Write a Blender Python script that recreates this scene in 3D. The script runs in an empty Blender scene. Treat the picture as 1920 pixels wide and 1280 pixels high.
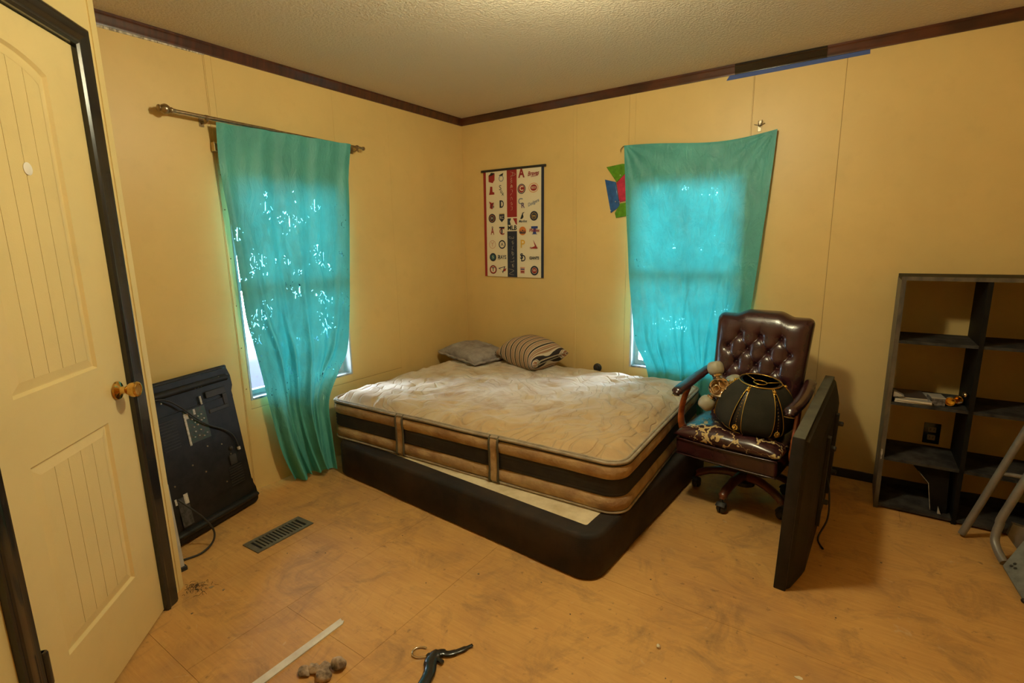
import bpy, bmesh, math, random
from mathutils import Vector, Matrix, Euler, noise
import numpy as np
rnd = random.Random(7)
PI = math.pi
SC = bpy.context.scene
COL = SC.collection

# ------------------------------------------------------------------ camera
def cam_axes(yaw, pitch, roll):
    f = Vector((-math.sin(yaw)*math.cos(pitch), math.cos(yaw)*math.cos(pitch), math.sin(pitch)))
    r = Vector((math.cos(yaw), math.sin(yaw), 0)); u = r.cross(f)
    return r*math.cos(roll)+u*math.sin(roll), -r*math.sin(roll)+u*math.cos(roll), f
cr, cu, cf = cam_axes(0.6016, -0.1885, -0.0174)
CAMP = Vector((2.8544, -3.4671, 1.407))
cd = bpy.data.cameras.new('camera'); cd.sensor_width = 36; cd.lens = 947.26/1920*36; cd.clip_start = .02
cam = bpy.data.objects.new('camera', cd); COL.objects.link(cam)
m = Matrix.Identity(4)
for i in range(3):
    m[i][0] = cr[i]; m[i][1] = cu[i]; m[i][2] = -cf[i]; m[i][3] = CAMP[i]
cam.matrix_world = m
SC.camera = cam

# ------------------------------------------------------------------ light
LAMP_COL = (.98, .92, .60); LAMP_STRENGTH = 262.0; SKY_STRENGTH = 62.0; SKY_COL = (.68, .81, 1.0)
SC.view_settings.view_transform = 'Standard'; SC.view_settings.look = 'None'
SC.view_settings.gamma = 1.0; SC.view_settings.use_curve_mapping = False
SC.view_settings.exposure = 0.0
w = bpy.data.worlds.new('overcast_sky'); SC.world = w; w.use_nodes = True
bg = w.node_tree.nodes['Background']; bg.inputs[0].default_value = (*SKY_COL, 1); bg.inputs[1].default_value = SKY_STRENGTH
SC.cycles.max_bounces = 10; SC.cycles.diffuse_bounces = 6; SC.cycles.transmission_bounces = 6
SC.cycles.transparent_max_bounces = 16; SC.cycles.caustics_reflective = False; SC.cycles.caustics_refractive = False
SC.cycles.sample_clamp_indirect = 6
for nm, loc, rot, sx, sy in (('window_portal', (-.14, -1.64, 1.18), (0, -PI/2, 0), 1.32, .76), ('window_portal', (1.86, .14, 1.17), (-PI/2, 0, 0), .76, 1.36)):
    ld = bpy.data.lights.new(nm, 'AREA'); ld.shape = 'RECTANGLE'; ld.size = sx; ld.size_y = sy; ld.cycles.is_portal = True
    lo = bpy.data.objects.new(nm, ld); COL.objects.link(lo); lo.location = loc; lo.rotation_euler = rot

# ------------------------------------------------------------------ materials
def nt(name):
    mt = bpy.data.materials.new(name); mt.use_nodes = True
    return mt, mt.node_tree.nodes, mt.node_tree.links
def rgba(c): return (c[0], c[1], c[2], 1)
def hexc(h):
    v = [int(h[i:i+2], 16)/255 for i in (0, 2, 4)]
    return tuple(x/12.92 if x <= .04045 else ((x+.055)/1.055)**2.4 for x in v)
def noise_node(N, L, scale, detail=4, rough=.55, vec=None, dist=0):
    n = N.new('ShaderNodeTexNoise'); n.inputs['Scale'].default_value = scale; n.inputs['Detail'].default_value = detail
    n.inputs['Roughness'].default_value = rough; n.inputs['Distortion'].default_value = dist
    if vec is not None: L.new(vec, n.inputs['Vector'])
    return n
def ramp(N, L, fac, stops):
    r = N.new('ShaderNodeValToRGB'); e = r.color_ramp.elements
    while len(e) < len(stops): e.new(.5)
    for el, (p, c) in zip(e, stops): el.position = p; el.color = rgba(c) if len(c) == 3 else c
    L.new(fac, r.inputs[0]); return r
def mixc(N, L, fac, a, b, mode='MIX'):
    x = N.new('ShaderNodeMix'); x.data_type = 'RGBA'; x.blend_type = mode
    for s, v in ((0, fac), (6, a), (7, b)):
        if hasattr(v, 'is_linked') or hasattr(v, 'links'): L.new(v, x.inputs[s])
        elif s == 0: x.inputs[0].default_value = v
        else: x.inputs[s].default_value = rgba(v)
    return x.outputs[2]
def coords(N, L, sc=(1, 1, 1), kind='Object'):
    t = N.new('ShaderNodeTexCoord'); mp = N.new('ShaderNodeMapping'); L.new(t.outputs[kind], mp.inputs[0])
    mp.inputs['Scale'].default_value = sc; return mp.outputs[0]
def mat(name, col, rough=.5, metal=0, var=0, vs=8, bump=0, bs=80, col2=None, spec=.5, sc=(1, 1, 1), coat=0, bd=.002):
    mt, N, L = nt(name); b = N['Principled BSDF']
    b.inputs['Base Color'].default_value = rgba(col); b.inputs['Roughness'].default_value = rough
    b.inputs['Metallic'].default_value = metal; b.inputs['Specular IOR Level'].default_value = spec
    b.inputs['Coat Weight'].default_value = coat
    vec = coords(N, L, sc)
    if var:
        n = noise_node(N, L, vs, 5, .6, vec)
        c2 = col2 or tuple(c*.6 for c in col)
        r = ramp(N, L, n.outputs[0], [(.5-.5*(1-var)*.6-.05, c2), (.62, col)])
        L.new(r.outputs[0], b.inputs['Base Color'])
    if bump:
        n2 = noise_node(N, L, bs, 3, .6, vec); bp = N.new('ShaderNodeBump')
        bp.inputs['Strength'].default_value = bump; bp.inputs['Distance'].default_value = bd
        L.new(n2.outputs[0], bp.inputs['Height']); L.new(bp.outputs[0], b.inputs['Normal'])
    return mt

def wall_mat(name, col, rough=.42):
    mt, N, L = nt(name); b = N['Principled BSDF']; v = coords(N, L)
    n1 = noise_node(N, L, 1.7, 5, .6, v); n2 = noise_node(N, L, 9, 4, .6, v)
    c = ramp(N, L, n1.outputs[0], [(.3, tuple(x*.88 for x in col)), (.7, col)]).outputs[0]
    s = ramp(N, L, n2.outputs[0], [(.55, (0, 0, 0)), (.8, (.25, .25, .25))])
    c = mixc(N, L, s.outputs[0], c, tuple(x*.72 for x in col))
    L.new(c, b.inputs['Base Color']); b.inputs['Roughness'].default_value = rough
    b.inputs['Specular IOR Level'].default_value = .35
    n3 = noise_node(N, L, 220, 2, .5, v); bp = N.new('ShaderNodeBump'); bp.inputs['Strength'].default_value = .12; bp.inputs['Distance'].default_value = .002
    L.new(n3.outputs[0], bp.inputs['Height']); L.new(bp.outputs[0], b.inputs['Normal'])
    return mt
WALLC = (.74, .52, .20)
M_wall = wall_mat('wall_paint', WALLC)
M_wall2 = wall_mat('wall_paint_pale', (.78, .60, .27))
M_seam = mat('seam_dark', (.30, .15, .04), .8)
M_door = wall_mat('door_paint', (.80, .62, .29), .38)
M_black = mat('black_gloss_paint', (.012, .011, .012), .22, var=.5, vs=12, col2=(.02, .018, .016), coat=.3)
M_blackm = mat('black_matte', (.016, .014, .013), .6, var=.5, vs=9, col2=(.03, .026, .022), bump=.2, bs=60)
def ceiling_mat():
    mt, N, L = nt('ceiling_texture'); b = N['Principled BSDF']; v = coords(N, L)
    b.inputs['Base Color'].default_value = (.66, .57, .45, 1); b.inputs['Roughness'].default_value = .9
    n = noise_node(N, L, 75, 3, .55, v, .4); r = ramp(N, L, n.outputs[0], [(.42, (0, 0, 0)), (.6, (1, 1, 1))])
    bp = N.new('ShaderNodeBump'); bp.inputs['Strength'].default_value = .55; bp.inputs['Distance'].default_value = .004
    L.new(r.outputs[0], bp.inputs['Height']); L.new(bp.outputs[0], b.inputs['Normal'])
    return mt
M_ceil = ceiling_mat()
def ply_mat():
    mt, N, L = nt('plywood'); b = N['Principled BSDF']
    v = coords(N, L, (1, 1, 1)); vg = coords(N, L, (1.6, 22, 1))
    g = noise_node(N, L, 3.2, 9, .75, vg, .6); big = noise_node(N, L, 1.7, 6, .62, v, .5)
    c = ramp(N, L, g.outputs[0], [(.28, (.38, .18, .055)), (.5, (.56, .29, .085)), (.72, (.68, .39, .14))]).outputs[0]
    bigr = ramp(N, L, big.outputs[0], [(.35, (.40, .21, .09)), (.5, (.60, .32, .10)), (.66, (.74, .42, .13))])
    c = mixc(N, L, .55, c, bigr.outputs[0])
    st = noise_node(N, L, 4.5, 8, .72, v, 1.0); sr = ramp(N, L, st.outputs[0], [(.50, (0, 0, 0)), (.70, (1, 1, 1))])
    f = N.new('ShaderNodeMath'); f.operation = 'MULTIPLY'; f.inputs[1].default_value = .6; L.new(sr.outputs[0], f.inputs[0])
    c = mixc(N, L, f.outputs[0], c, (.20, .115, .06))
    sp = noise_node(N, L, 26, 4, .6, v); spr = ramp(N, L, sp.outputs[0], [(.64, (0, 0, 0)), (.72, (1, 1, 1))])
    f2 = N.new('ShaderNodeMath'); f2.operation = 'MULTIPLY'; f2.inputs[1].default_value = .5; L.new(spr.outputs[0], f2.inputs[0])
    c = mixc(N, L, f2.outputs[0], c, (.10, .06, .035))
    lt = noise_node(N, L, 8, 6, .7, v, 2.0); lr = ramp(N, L, lt.outputs[0], [(.64, (0, 0, 0)), (.74, (.5, .5, .5))])
    c = mixc(N, L, lr.outputs[0], c, (.66, .50, .33))
    L.new(c, b.inputs['Base Color']); b.inputs['Roughness'].default_value = .62; b.inputs['Specular IOR Level'].default_value = .3
    bp = N.new('ShaderNodeBump'); bp.inputs['Strength'].default_value = .25; bp.inputs['Distance'].default_value = .002
    L.new(g.outputs[0], bp.inputs['Height']); L.new(bp.outputs[0], b.inputs['Normal'])
    return mt
M_ply = ply_mat()
M_crown = mat('dark_stained_wood', (.085, .022, .008), .33, var=.7, vs=5, col2=(.035, .010, .005), sc=(1, 6, 1), coat=.25)
M_crown2 = mat('black_varnished_wood', (.012, .008, .006), .15, coat=.6)
M_bare = mat('bare_white_trim', (.75, .66, .52), .6, var=.6, vs=30, col2=(.12, .08, .05), sc=(1, 3, 1))
M_tape = mat('blue_masking_tape', (.045, .085, .30), .6, bump=.2, bs=50)
M_white = mat('white_vinyl', (.50, .49, .48), .45, var=.5, vs=14, col2=(.38, .36, .33))
M_sillgrey = mat('grimy_sill', (.45, .45, .45), .5, var=.8, vs=12, col2=(.08, .08, .09))
M_batten = M_wall
def glass_mat():
    mt, N, L = nt('window_glass'); N.remove(N['Principled BSDF']); o = N['Material Output']
    t = N.new('ShaderNodeBsdfTransparent'); t.inputs[0].default_value = (.96, .98, .97, 1)
    g = N.new('ShaderNodeBsdfGlossy'); g.inputs['Roughness'].default_value = .02
    fr = N.new('ShaderNodeFresnel'); fr.inputs[0].default_value = 1.45; x = N.new('ShaderNodeMixShader')
    L.new(fr.outputs[0], x.inputs[0]); L.new(t.outputs[0], x.inputs[1]); L.new(g.outputs[0], x.inputs[2]); L.new(x.outputs[0], o.inputs[0])
    return mt
M_glass = glass_mat()
def curtain_mat(name, front, trans, slits, seed):
    mt, N, L = nt(name); N.remove(N['Principled BSDF']); o = N['Material Output']; v = coords(N, L)
    mp = N.new('ShaderNodeMapping'); L.new(v, mp.inputs[0]); mp.inputs['Location'].default_value = (seed, seed*.7, seed*1.3)
    n = noise_node(N, L, 3.5, 5, .6, mp.outputs[0])
    c = ramp(N, L, n.outputs[0], [(.35, tuple(x*.75 for x in front)), (.65, front)])
    d = N.new('ShaderNodeBsdfDiffuse'); L.new(c.outputs[0], d.inputs[0])
    t = N.new('ShaderNodeBsdfTranslucent')
    ct = ramp(N, L, n.outputs[0], [(.35, tuple(x*.72 for x in trans)), (.65, trans)]); crm = N.new('ShaderNodeMapping'); L.new(mp.outputs[0], crm.inputs[0]); crm.inputs['Scale'].default_value = (1, 1, .32); crm.inputs['Rotation'].default_value = (.12, -.16, 0)
    crn = noise_node(N, L, 9, 5, .62, crm.outputs[0], 2.2); crr = ramp(N, L, crn.outputs[0], [(.30, (1, 1, 1)), (.44, (.62, .62, .62)), (.50, (1, 1, 1)), (.56, (.70, .70, .70)), (.66, (1.0, 1.0, 1.0))])  # darker fold lines painted into the translucent colour
    L.new(mixc(N, L, 1.0, ct.outputs[0], crr.outputs[0], 'MULTIPLY'), t.inputs[0])
    # fine crumple relief
    st = N.new('ShaderNodeMapping'); L.new(mp.outputs[0], st.inputs[0]); st.inputs['Scale'].default_value = (1, 1, .45)
    w1 = noise_node(N, L, 16, 6, .6, st.outputs[0], 1.5)
    bp = N.new('ShaderNodeBump'); bp.inputs['Strength'].default_value = .8; bp.inputs['Distance'].default_value = .010
    L.new(w1.outputs[0], bp.inputs['Height'])
    for s in (d, t): L.new(bp.outputs[0], s.inputs['Normal'])
    add = N.new('ShaderNodeAddShader'); L.new(d.outputs[0], add.inputs[0]); L.new(t.outputs[0], add.inputs[1])
    gl = N.new('ShaderNodeBsdfGlossy'); gl.inputs['Roughness'].default_value = .45; L.new(bp.outputs[0], gl.inputs['Normal'])
    mg = N.new('ShaderNodeMixShader'); mg.inputs[0].default_value = .04; L.new(add.outputs[0], mg.inputs[1]); L.new(gl.outputs[0], mg.inputs[2])
    # worn slits and pinholes: short cracks where two sparse masks meet
    parts_ = []
    for ra, rb in ((.75, .3), (-.6, -.25), (.12, .05)):
        mr = N.new('ShaderNodeMapping'); L.new(mp.outputs[0], mr.inputs[0]); mr.inputs['Rotation'].default_value = (ra, rb, 0)
        ms = N.new('ShaderNodeMapping'); L.new(mr.outputs[0], ms.inputs[0]); ms.inputs['Scale'].default_value = (110, 110, 4)
        nn_ = noise_node(N, L, 1.0, 2, .5, ms.outputs[0], .35); gt = N.new('ShaderNodeMath'); gt.operation = 'GREATER_THAN'; gt.inputs[1].default_value = .675; L.new(nn_.outputs[0], gt.inputs[0])
        parts_.append(gt)
    mx1 = N.new('ShaderNodeMath'); mx1.operation = 'MAXIMUM'; L.new(parts_[0].outputs[0], mx1.inputs[0]); L.new(parts_[1].outputs[0], mx1.inputs[1])
    a = N.new('ShaderNodeMath'); a.operation = 'MAXIMUM'; L.new(mx1.outputs[0], a.inputs[0]); L.new(parts_[2].outputs[0], a.inputs[1])
    n3 = noise_node(N, L, 7, 3, .6, mp.outputs[0]); b2 = N.new('ShaderNodeMath'); b2.operation = 'GREATER_THAN'; b2.inputs[1].default_value = slits; L.new(n3.outputs[0], b2.inputs[0])
    mm = N.new('ShaderNodeMath'); mm.operation = 'MULTIPLY'; L.new(a.outputs[0], mm.inputs[0]); L.new(b2.outputs[0], mm.inputs[1])
    sz = N.new('ShaderNodeSeparateXYZ'); L.new(v, sz.inputs[0]); zr = ramp(N, L, sz.outputs[2], [(.0, (0, 0, 0)), (.5, (0, 0, 0)), (.56, (1, 1, 1)), (.9, (1, 1, 1))])
    zm_ = N.new('ShaderNodeMapRange'); zm_.inputs[1].default_value = 1.80; zm_.inputs[2].default_value = 1.72; L.new(sz.outputs[2], zm_.inputs[0])
    m2 = N.new('ShaderNodeMath'); m2.operation = 'MULTIPLY'; L.new(mm.outputs[0], m2.inputs[0]); L.new(zr.outputs[0], m2.inputs[1])
    m3 = N.new('ShaderNodeMath'); m3.operation = 'MULTIPLY'; L.new(m2.outputs[0], m3.inputs[0]); L.new(zm_.outputs[0], m3.inputs[1])
    tr = N.new('ShaderNodeBsdfTransparent'); tr.inputs[0].default_value = (.05, .2, .25, 1); x = N.new('ShaderNodeMixShader')
    L.new(m3.outputs[0], x.inputs[0]); L.new(mg.outputs[0], x.inputs[1]); L.new(tr.outputs[0], x.inputs[2]); L.new(x.outputs[0], o.inputs[0])
    return mt
M_curt1 = curtain_mat('teal_cloth_worn', (.10, .41, .38), (.0002, .0275, .0290), .56, 3.1)
M_curt2 = curtain_mat('teal_cloth', (.085, .385, .36), (.0, .0385, .0410), .66, 9.4)

# ------------------------------------------------------------------ mesh helpers
def fin(name, bm, mt, parent=None, smooth=False, loc=None):
    me = bpy.data.meshes.new(name); bmesh.ops.recalc_face_normals(bm, faces=bm.faces); bm.to_mesh(me); bm.free()
    if mt is not None:
        for q in (mt if isinstance(mt, (list, tuple)) else [mt]): me.materials.append(q)
    if smooth:
        me.shade_smooth()
        if smooth != True: me.set_sharp_from_angle(angle=math.radians(smooth))
    o = bpy.data.objects.new(name, me); COL.objects.link(o)
    if parent is not None: o.parent = parent
    if loc is not None: o.location = loc
    return o
def B(): return bmesh.new()
def box(bm, a, b, bev=0, seg=2, mx=None):
    lo = [min(a[i], b[i]) for i in range(3)]; hi = [max(a[i], b[i]) for i in range(3)]
    vs = [bm.verts.new((x, y, z)) for x in (lo[0], hi[0]) for y in (lo[1], hi[1]) for z in (lo[2], hi[2])]
    fs = [bm.faces.new([vs[i] for i in q]) for q in ((0, 1, 3, 2), (4, 6, 7, 5), (0, 4, 5, 1), (2, 3, 7, 6), (0, 2, 6, 4), (1, 5, 7, 3))]
    if bev:
        es = list({e for f in fs for e in f.edges})
        r = bmesh.ops.bevel(bm, geom=es, offset=bev, segments=seg, profile=.5, affect='EDGES')
        vs = list({v for f in r['faces'] for v in f.verts} | {v for v in vs if v.is_valid})
    if mx is not None: bmesh.ops.transform(bm, matrix=mx, verts=[v for v in vs if v.is_valid])
    return bm
def prism(bm, pts, a, b, axis=2, mx=None):
    """polygon pts (2d) extruded from a to b along axis"""
    def P(p, h):
        return {2: (p[0], p[1], h), 1: (p[0], h, p[1]), 0: (h, p[0], p[1])}[axis]
    v0 = [bm.verts.new(P(p, a)) for p in pts]; v1 = [bm.verts.new(P(p, b)) for p in pts]; n = len(pts)
    bm.faces.new(v0); bm.faces.new(v1[::-1])
    for i in range(n): bm.faces.new((v0[i], v0[(i+1) % n], v1[(i+1) % n], v1[i]))
    if mx is not None: bmesh.ops.transform(bm, matrix=mx, verts=v0+v1)
    return bm
def frame_at(p, d):
    d = Vector(d).normalized(); up = Vector((0, 0, 1)) if abs(d.z) < .95 else Vector((1, 0, 0))
    x = up.cross(d).normalized(); y = d.cross(x)
    return Matrix(((x.x, y.x, d.x, p[0]), (x.y, y.y, d.y, p[1]), (x.z, y.z, d.z, p[2]), (0, 0, 0, 1)))
def lathe(bm, prof, p=(0, 0, 0), d=(0, 0, 1), n=24, caps=True):
    mx = frame_at(p, d); rings = []
    for r, h in prof:
        rings.append([bm.verts.new(mx @ Vector((max(r, 1e-4)*math.cos(2*PI*i/n), max(r, 1e-4)*math.sin(2*PI*i/n), h))) for i in range(n)])
    for A, C in zip(rings, rings[1:]):
        for i in range(n): bm.faces.new((A[i], A[(i+1) % n], C[(i+1) % n], C[i]))
    if caps: bm.faces.new(rings[0][::-1]); bm.faces.new(rings[-1])
    return bm
def catmull(pts, k=6, closed=False):
    P = [Vector(p) for p in pts]; out = []; n = len(P)
    rng = range(n if closed else n-1)
    for i in rng:
        if closed: a, b, c, d = P[(i-1) % n], P[i], P[(i+1) % n], P[(i+2) % n]
        else: a, b, c, d = P[max(i-1, 0)], P[i], P[i+1], P[min(i+2, n-1)]
        for j in range(k):
            t = j/k
            out.append(.5*((2*b)+(-a+c)*t+(2*a-5*b+4*c-d)*t*t+(-a+3*b-3*c+d)*t**3))
    if not closed: out.append(P[-1])
    return out
def tube(bm, pts, r, n=8, k=6, closed=False, flat=None, smooth=True):
    """r: float or list of radii per pt ; flat=(sx, sy) squashes the section"""
    Q = catmull(pts, k, closed) if smooth and len(pts) > 2 else [Vector(p) for p in pts]
    m_ = len(Q); rings = []; x = None
    for i, q in enumerate(Q):
        if closed: d = (Q[(i+1) % m_]-Q[i-1])
        else: d = Q[min(i+1, m_-1)]-Q[max(i-1, 0)]
        d.normalize()
        if x is None:
            up = Vector((0, 0, 1)) if abs(d.z) < .9 else Vector((1, 0, 0)); x = up.cross(d).normalized()
        else: x = (x-d*x.dot(d)).normalized()
        y = d.cross(x)
        rr = r if not isinstance(r, (list, tuple)) else r[min(int(round(i/(m_-1)*(len(r)-1))), len(r)-1)]
        sx, sy = flat or (1, 1)
        rings.append([bm.verts.new(q+x*(rr*sx*math.cos(2*PI*j/n))+y*(rr*sy*math.sin(2*PI*j/n))) for j in range(n)])
    pairs = list(zip(rings, rings[1:]))+([(rings[-1], rings[0])] if closed else [])
    for A, C in pairs:
        for j in range(n): bm.faces.new((A[j], A[(j+1) % n], C[(j+1) % n], C[j]))
    if not closed: bm.faces.new(rings[0][::-1]); bm.faces.new(rings[-1])
    return bm
def grid(bm, fn, nu, nv, wrap=False):
    V = [[bm.verts.new(fn(i/(nu-(0 if wrap else 1)), j/(nv-1))) for i in range(nu)] for j in range(nv)]
    for j in range(nv-1):
        for i in range(nu if wrap else nu-1):
            bm.faces.new((V[j][i], V[j][(i+1) % nu], V[j+1][(i+1) % nu], V[j+1][i]))
    return V
def blob(bm, c, r, seg=16, rings=10, mx=None):
    q = bmesh.ops.create_uvsphere(bm, u_segments=seg, v_segments=rings, radius=1)
    s = Matrix.Translation(c) @ (mx or Matrix.Identity(4)) @ Matrix.Diagonal((r[0], r[1], r[2], 1)) if not isinstance(r, float) else Matrix.Translation(c) @ Matrix.Scale(r, 4)
    bmesh.ops.transform(bm, matrix=s, verts=q['verts']); return q['verts']
def empty(name, loc=(0, 0, 0), rot=(0, 0, 0), parent=None):
    o = bpy.data.objects.new(name, None); COL.objects.link(o); o.location = loc; o.rotation_euler = rot; o.empty_display_size = .1
    if parent: o.parent = parent
    return o
def tag(o, label=None, cat=None, group=None, kind=None):
    if label: o['label'] = label
    if cat: o['category'] = cat
    if group: o['group'] = group
    if kind: o['kind'] = kind
    return o
def struct(o, label=None):
    o['kind'] = 'structure'
    if label: o['label'] = label
    return o
def dup(o, parent=None, loc=None, rot=None):
    c = o.copy(); COL.objects.link(c)
    if parent is not None: c.parent = parent
    if loc is not None: c.location = loc
    if rot is not None: c.rotation_euler = rot
    return c
def sstep(a, b, x):
    t = min(max((x-a)/(b-a), 0), 1); return t*t*(3-2*t)
def lerp_table(T, v):
    n = len(T)-1; f = v*n; i = min(int(f), n-1); t = f-i
    P = [Vector(p) for p in T]; a, b, c, d = P[max(i-1, 0)], P[i], P[i+1], P[min(i+2, n)]
    return .5*((2*b)+(-a+c)*t+(2*a-5*b+4*c-d)*t*t+(-a+3*b-3*c+d)*t**3)

H = 2.44
XR, YF = 4.05, -4.35          # right and front (behind the camera) walls
W1 = (-2.0, -1.275, .545, 1.83)   # window 1: y0,y1,z0,z1 on the left wall
W2 = (1.515, 2.235, .515, 1.84)   # window 2: x0,x1,z0,z1 on the back wall

# ------------------------------------------------------------------ floor
bm = B(); box(bm, (-.12, YF-.1, -.08), (XR+.1, .12, -.014))
floor = struct(fin('floor', bm, M_seam), 'bare stained plywood subfloor')
g = .0006
def sheet(x0, x1, y0, y1):
    bm = B(); box(bm, (x0+g, y0+g, -.014), (x1-g, y1-g, 0)); return fin('plywood_sheet', bm, M_ply, floor)
for r in [(-.02, .70, -.44, 0), (.70, 3.14, -.44, 0), (3.14, XR, -.44, 0), (-.02, 1.9, -1.66, -.44), (1.9, XR, -1.66, -.44),
          (-.02, .70, -2.88, -1.66), (.70, 1.08, -2.88, -1.66), (1.08, 1.55, -2.88, -2.51), (1.08, 1.55, -2.51, -1.66), (1.55, 3.14, -2.88, -1.66), (3.14, XR, -2.88, -1.66),
          (-.02, 1.17, -4.1, -2.88), (1.17, 3.0, -4.1, -2.88), (3.0, XR, -4.1, -2.88), (-.02, XR, YF-.05, -4.1)]: sheet(*r)

# ------------------------------------------------------------------ walls
bm = B()
y0, y1, z0, z1 = W1
for a, b in [((YF-.1, 0), (y0, H)), ((y1, 0), (.12, H)), ((y0, 0), (y1, z0)), ((y0, z1), (y1, H))]:
    box(bm, (-.11, a[0], a[1]), (-.003, b[0], b[1]))
wl = struct(fin('wall_left', bm, M_seam), 'mustard yellow wall with the left window')
def panel(parent, axis, a, b, mt=M_wall, name='wall_panel', d=0.0, t=.003):
    bm = B()
    if axis == 0: box(bm, (d-t, a[0]+.0004, a[1]), (d, b[0]-.0004, b[1]))
    else: box(bm, (a[0]+.0004, d, a[1]), (b[0]-.0004, d+t, b[1]))
    return fin(name, bm, mt, parent)
panel(wl, 0, (YF, 0), (-3.26, H)); panel(wl, 0, (-3.26, 0), (-2.0405, H)); 
panel(wl, 0, (-2.04, .495), (y0, H)); panel(wl, 0, (y1, .495), (-.82, H)); panel(wl, 0, (y0, z1), (y1, H)); panel(wl, 0, (y0, .495), (y1, z0))
panel(wl, 0, (-2.04, 0), (-1.78, .492)); panel(wl, 0, (-1.78, 0), (-.82, .492)); panel(wl, 0, (-.82, 0), (0, H))
bm = B(); box(bm, (0, -2.034, 0), (.0025, -2.004, H-.05)); fin('batten', bm, M_batten, wl)
# nail heads down the batten
for z in (.62, .86, 1.1, 1.36, 1.62, 1.8):
    bm = B(); lathe(bm, [(.004, 0), (.003, .0015)], (.004, -2.02, z), (1, 0, 0), 8); fin('nail_head', bm, M_seam, wl)

bm = B(); x0, x1, z0, z1 = W2
for a, b in [((-.11, 0), (x0, H)), ((x1, 0), (XR+.1, H)), ((x0, 0), (x1, z0)), ((x0, z1), (x1, H))]:
    box(bm, (a[0], .003, a[1]), (b[0], .11, b[1]))
wb = struct(fin('wall_back', bm, M_seam), 'mustard yellow wall with the right window')
panel(wb, 1, (-.008, 0), (1.06, H)); panel(wb, 1, (1.06, 0), (x0-.0445, H)); panel(wb, 1, (x0-.044, 0), (x0, H))
panel(wb, 1, (x0, z1), (x1, H)); panel(wb, 1, (x0, 0), (x1, z0)); panel(wb, 1, (x1, 0), (x1+.005, H)); panel(wb, 1, (x1+.006, 0), (2.696, H)); panel(wb, 1, (2.697, 0), (XR, H))
bm = B(); box(bm, (1.048, -.005, 0), (1.076, 0, H-.05), .0015, 1); fin('batten', bm, M_batten, wb)
# right wall, wall behind the camera
bm = B(); box(bm, (XR, YF, 0), (XR+.1, .1, H)); struct(fin('wall_right', bm, M_wall), 'plain mustard wall on the right')
bm = B(); box(bm, (-.1, YF-.1, 0), (XR+.1, YF, H)); struct(fin('wall_front', bm, M_wall), 'plain mustard wall behind the camera')
# ceiling
bm = B(); box(bm, (-.11, YF-.1, H), (XR+.1, .11, H+.08)); struct(fin('ceiling', bm, M_ceil), 'textured beige ceiling')

# angled closet wall: local frame s (along the door), n (into the room), z
AW_O = Vector((.695, -2.79, 0)); AW_A = -.775
aw = bpy.data.objects.new('wall_angled', None); COL.objects.link(aw); aw.location = AW_O; aw.rotation_euler = (0, 0, AW_A)
struct(aw, 'short diagonal wall that holds the panelled door')
def aw_world(s, n, z=0):
    c, s_ = math.cos(AW_A), math.sin(AW_A); return Vector((AW_O.x+s*c-n*s_, AW_O.y+s*s_+n*c, z))
DW, DH = .625, 2.062
for a, b in (((-.15, 0), (-.012, H)), ((DW+.012, 0), (1.22, H)), ((-.012, DH+.01), (DW+.012, H))):
    bm = B(); box(bm, (a[0], -.09, a[1]), (b[0], 0, b[1])); fin('wall_panel', bm, M_wall2, aw)
bm = B(); box(bm, (-.153, -.03, 0), (-.118, .004, H)); fin('corner_strip', bm, M_wall2, aw)
e = aw_world(-.15, 0)
bm = B(); box(bm, (-.0, e.y-.08, 0), (e.x-.02, e.y-.01, H)); struct(fin('wall_closet', bm, M_wall), 'short return wall behind the door corner')
e2 = aw_world(1.22, 0)
bm = B(); box(bm, (e2.x-.09, YF, 0), (e2.x, e2.y+.02, H)); struct(fin('wall_hall', bm, M_wall2), 'plain wall beyond the door hinges')

# ------------------------------------------------------------------ crown moulding
def crown(name, a, b, nrm, mt, parent=None, size=1.0, ext=0):
    a = Vector(a); b = Vector(b); n = Vector(nrm); prof = [(0, 0), (.024, 0), (.024, -.010), (.019, -.017), (.017, -.034), (.010, -.045), (.008, -.055), (0, -.055)]
    bm = B(); R = []
    for p in (a, b): R.append([bm.verts.new(p+n*(q[0]*size+(ext if q[0] > 0 else 0))+Vector((0, 0, H+q[1]*size-(ext if q[1] < -.03 else 0)))) for q in prof])
    k = len(prof)
    for i in range(k): bm.faces.new((R[0][i], R[0][(i+1) % k], R[1][(i+1) % k], R[1][i]))
    bm.faces.new(R[0][::-1]); bm.faces.new(R[1]); return fin(name, bm, mt, parent, 35)
struct(crown('trim_1', (0, -2.69, 0), (0, -.0, 0), (1, 0, 0), M_crown), 'dark stained crown moulding on the left wall')
t2 = struct(crown('trim_2', (0, 0, 0), (XR, 0, 0), (0, -1, 0), M_crown), 'dark stained crown moulding on the back wall')
c = crown('painted_section', (2.13, 0, 0), (2.60, 0, 0), (0, -1, 0), M_crown2, t2, ext=.0012); c['label'] = 'section of the moulding painted glossy black'
bm = B(); prism(bm, [(-2.69, H-.068), (-2.03, H-.060), (-2.03, H-.055), (-2.69, H-.052)], 0.0005, .004, 0); o = struct(fin('trim_3', bm, M_bare), 'thin chipped white strip under the crown at left')
bm = B(); prism(bm, [(2.082, 2.360), (2.795, 2.364), (2.793, 2.392), (2.10, 2.388)], -.0018, -.0005, 1)
tag(fin('masking_tape', bm, M_tape), 'blue masking tape strip under the black crown section', 'tape')
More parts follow.
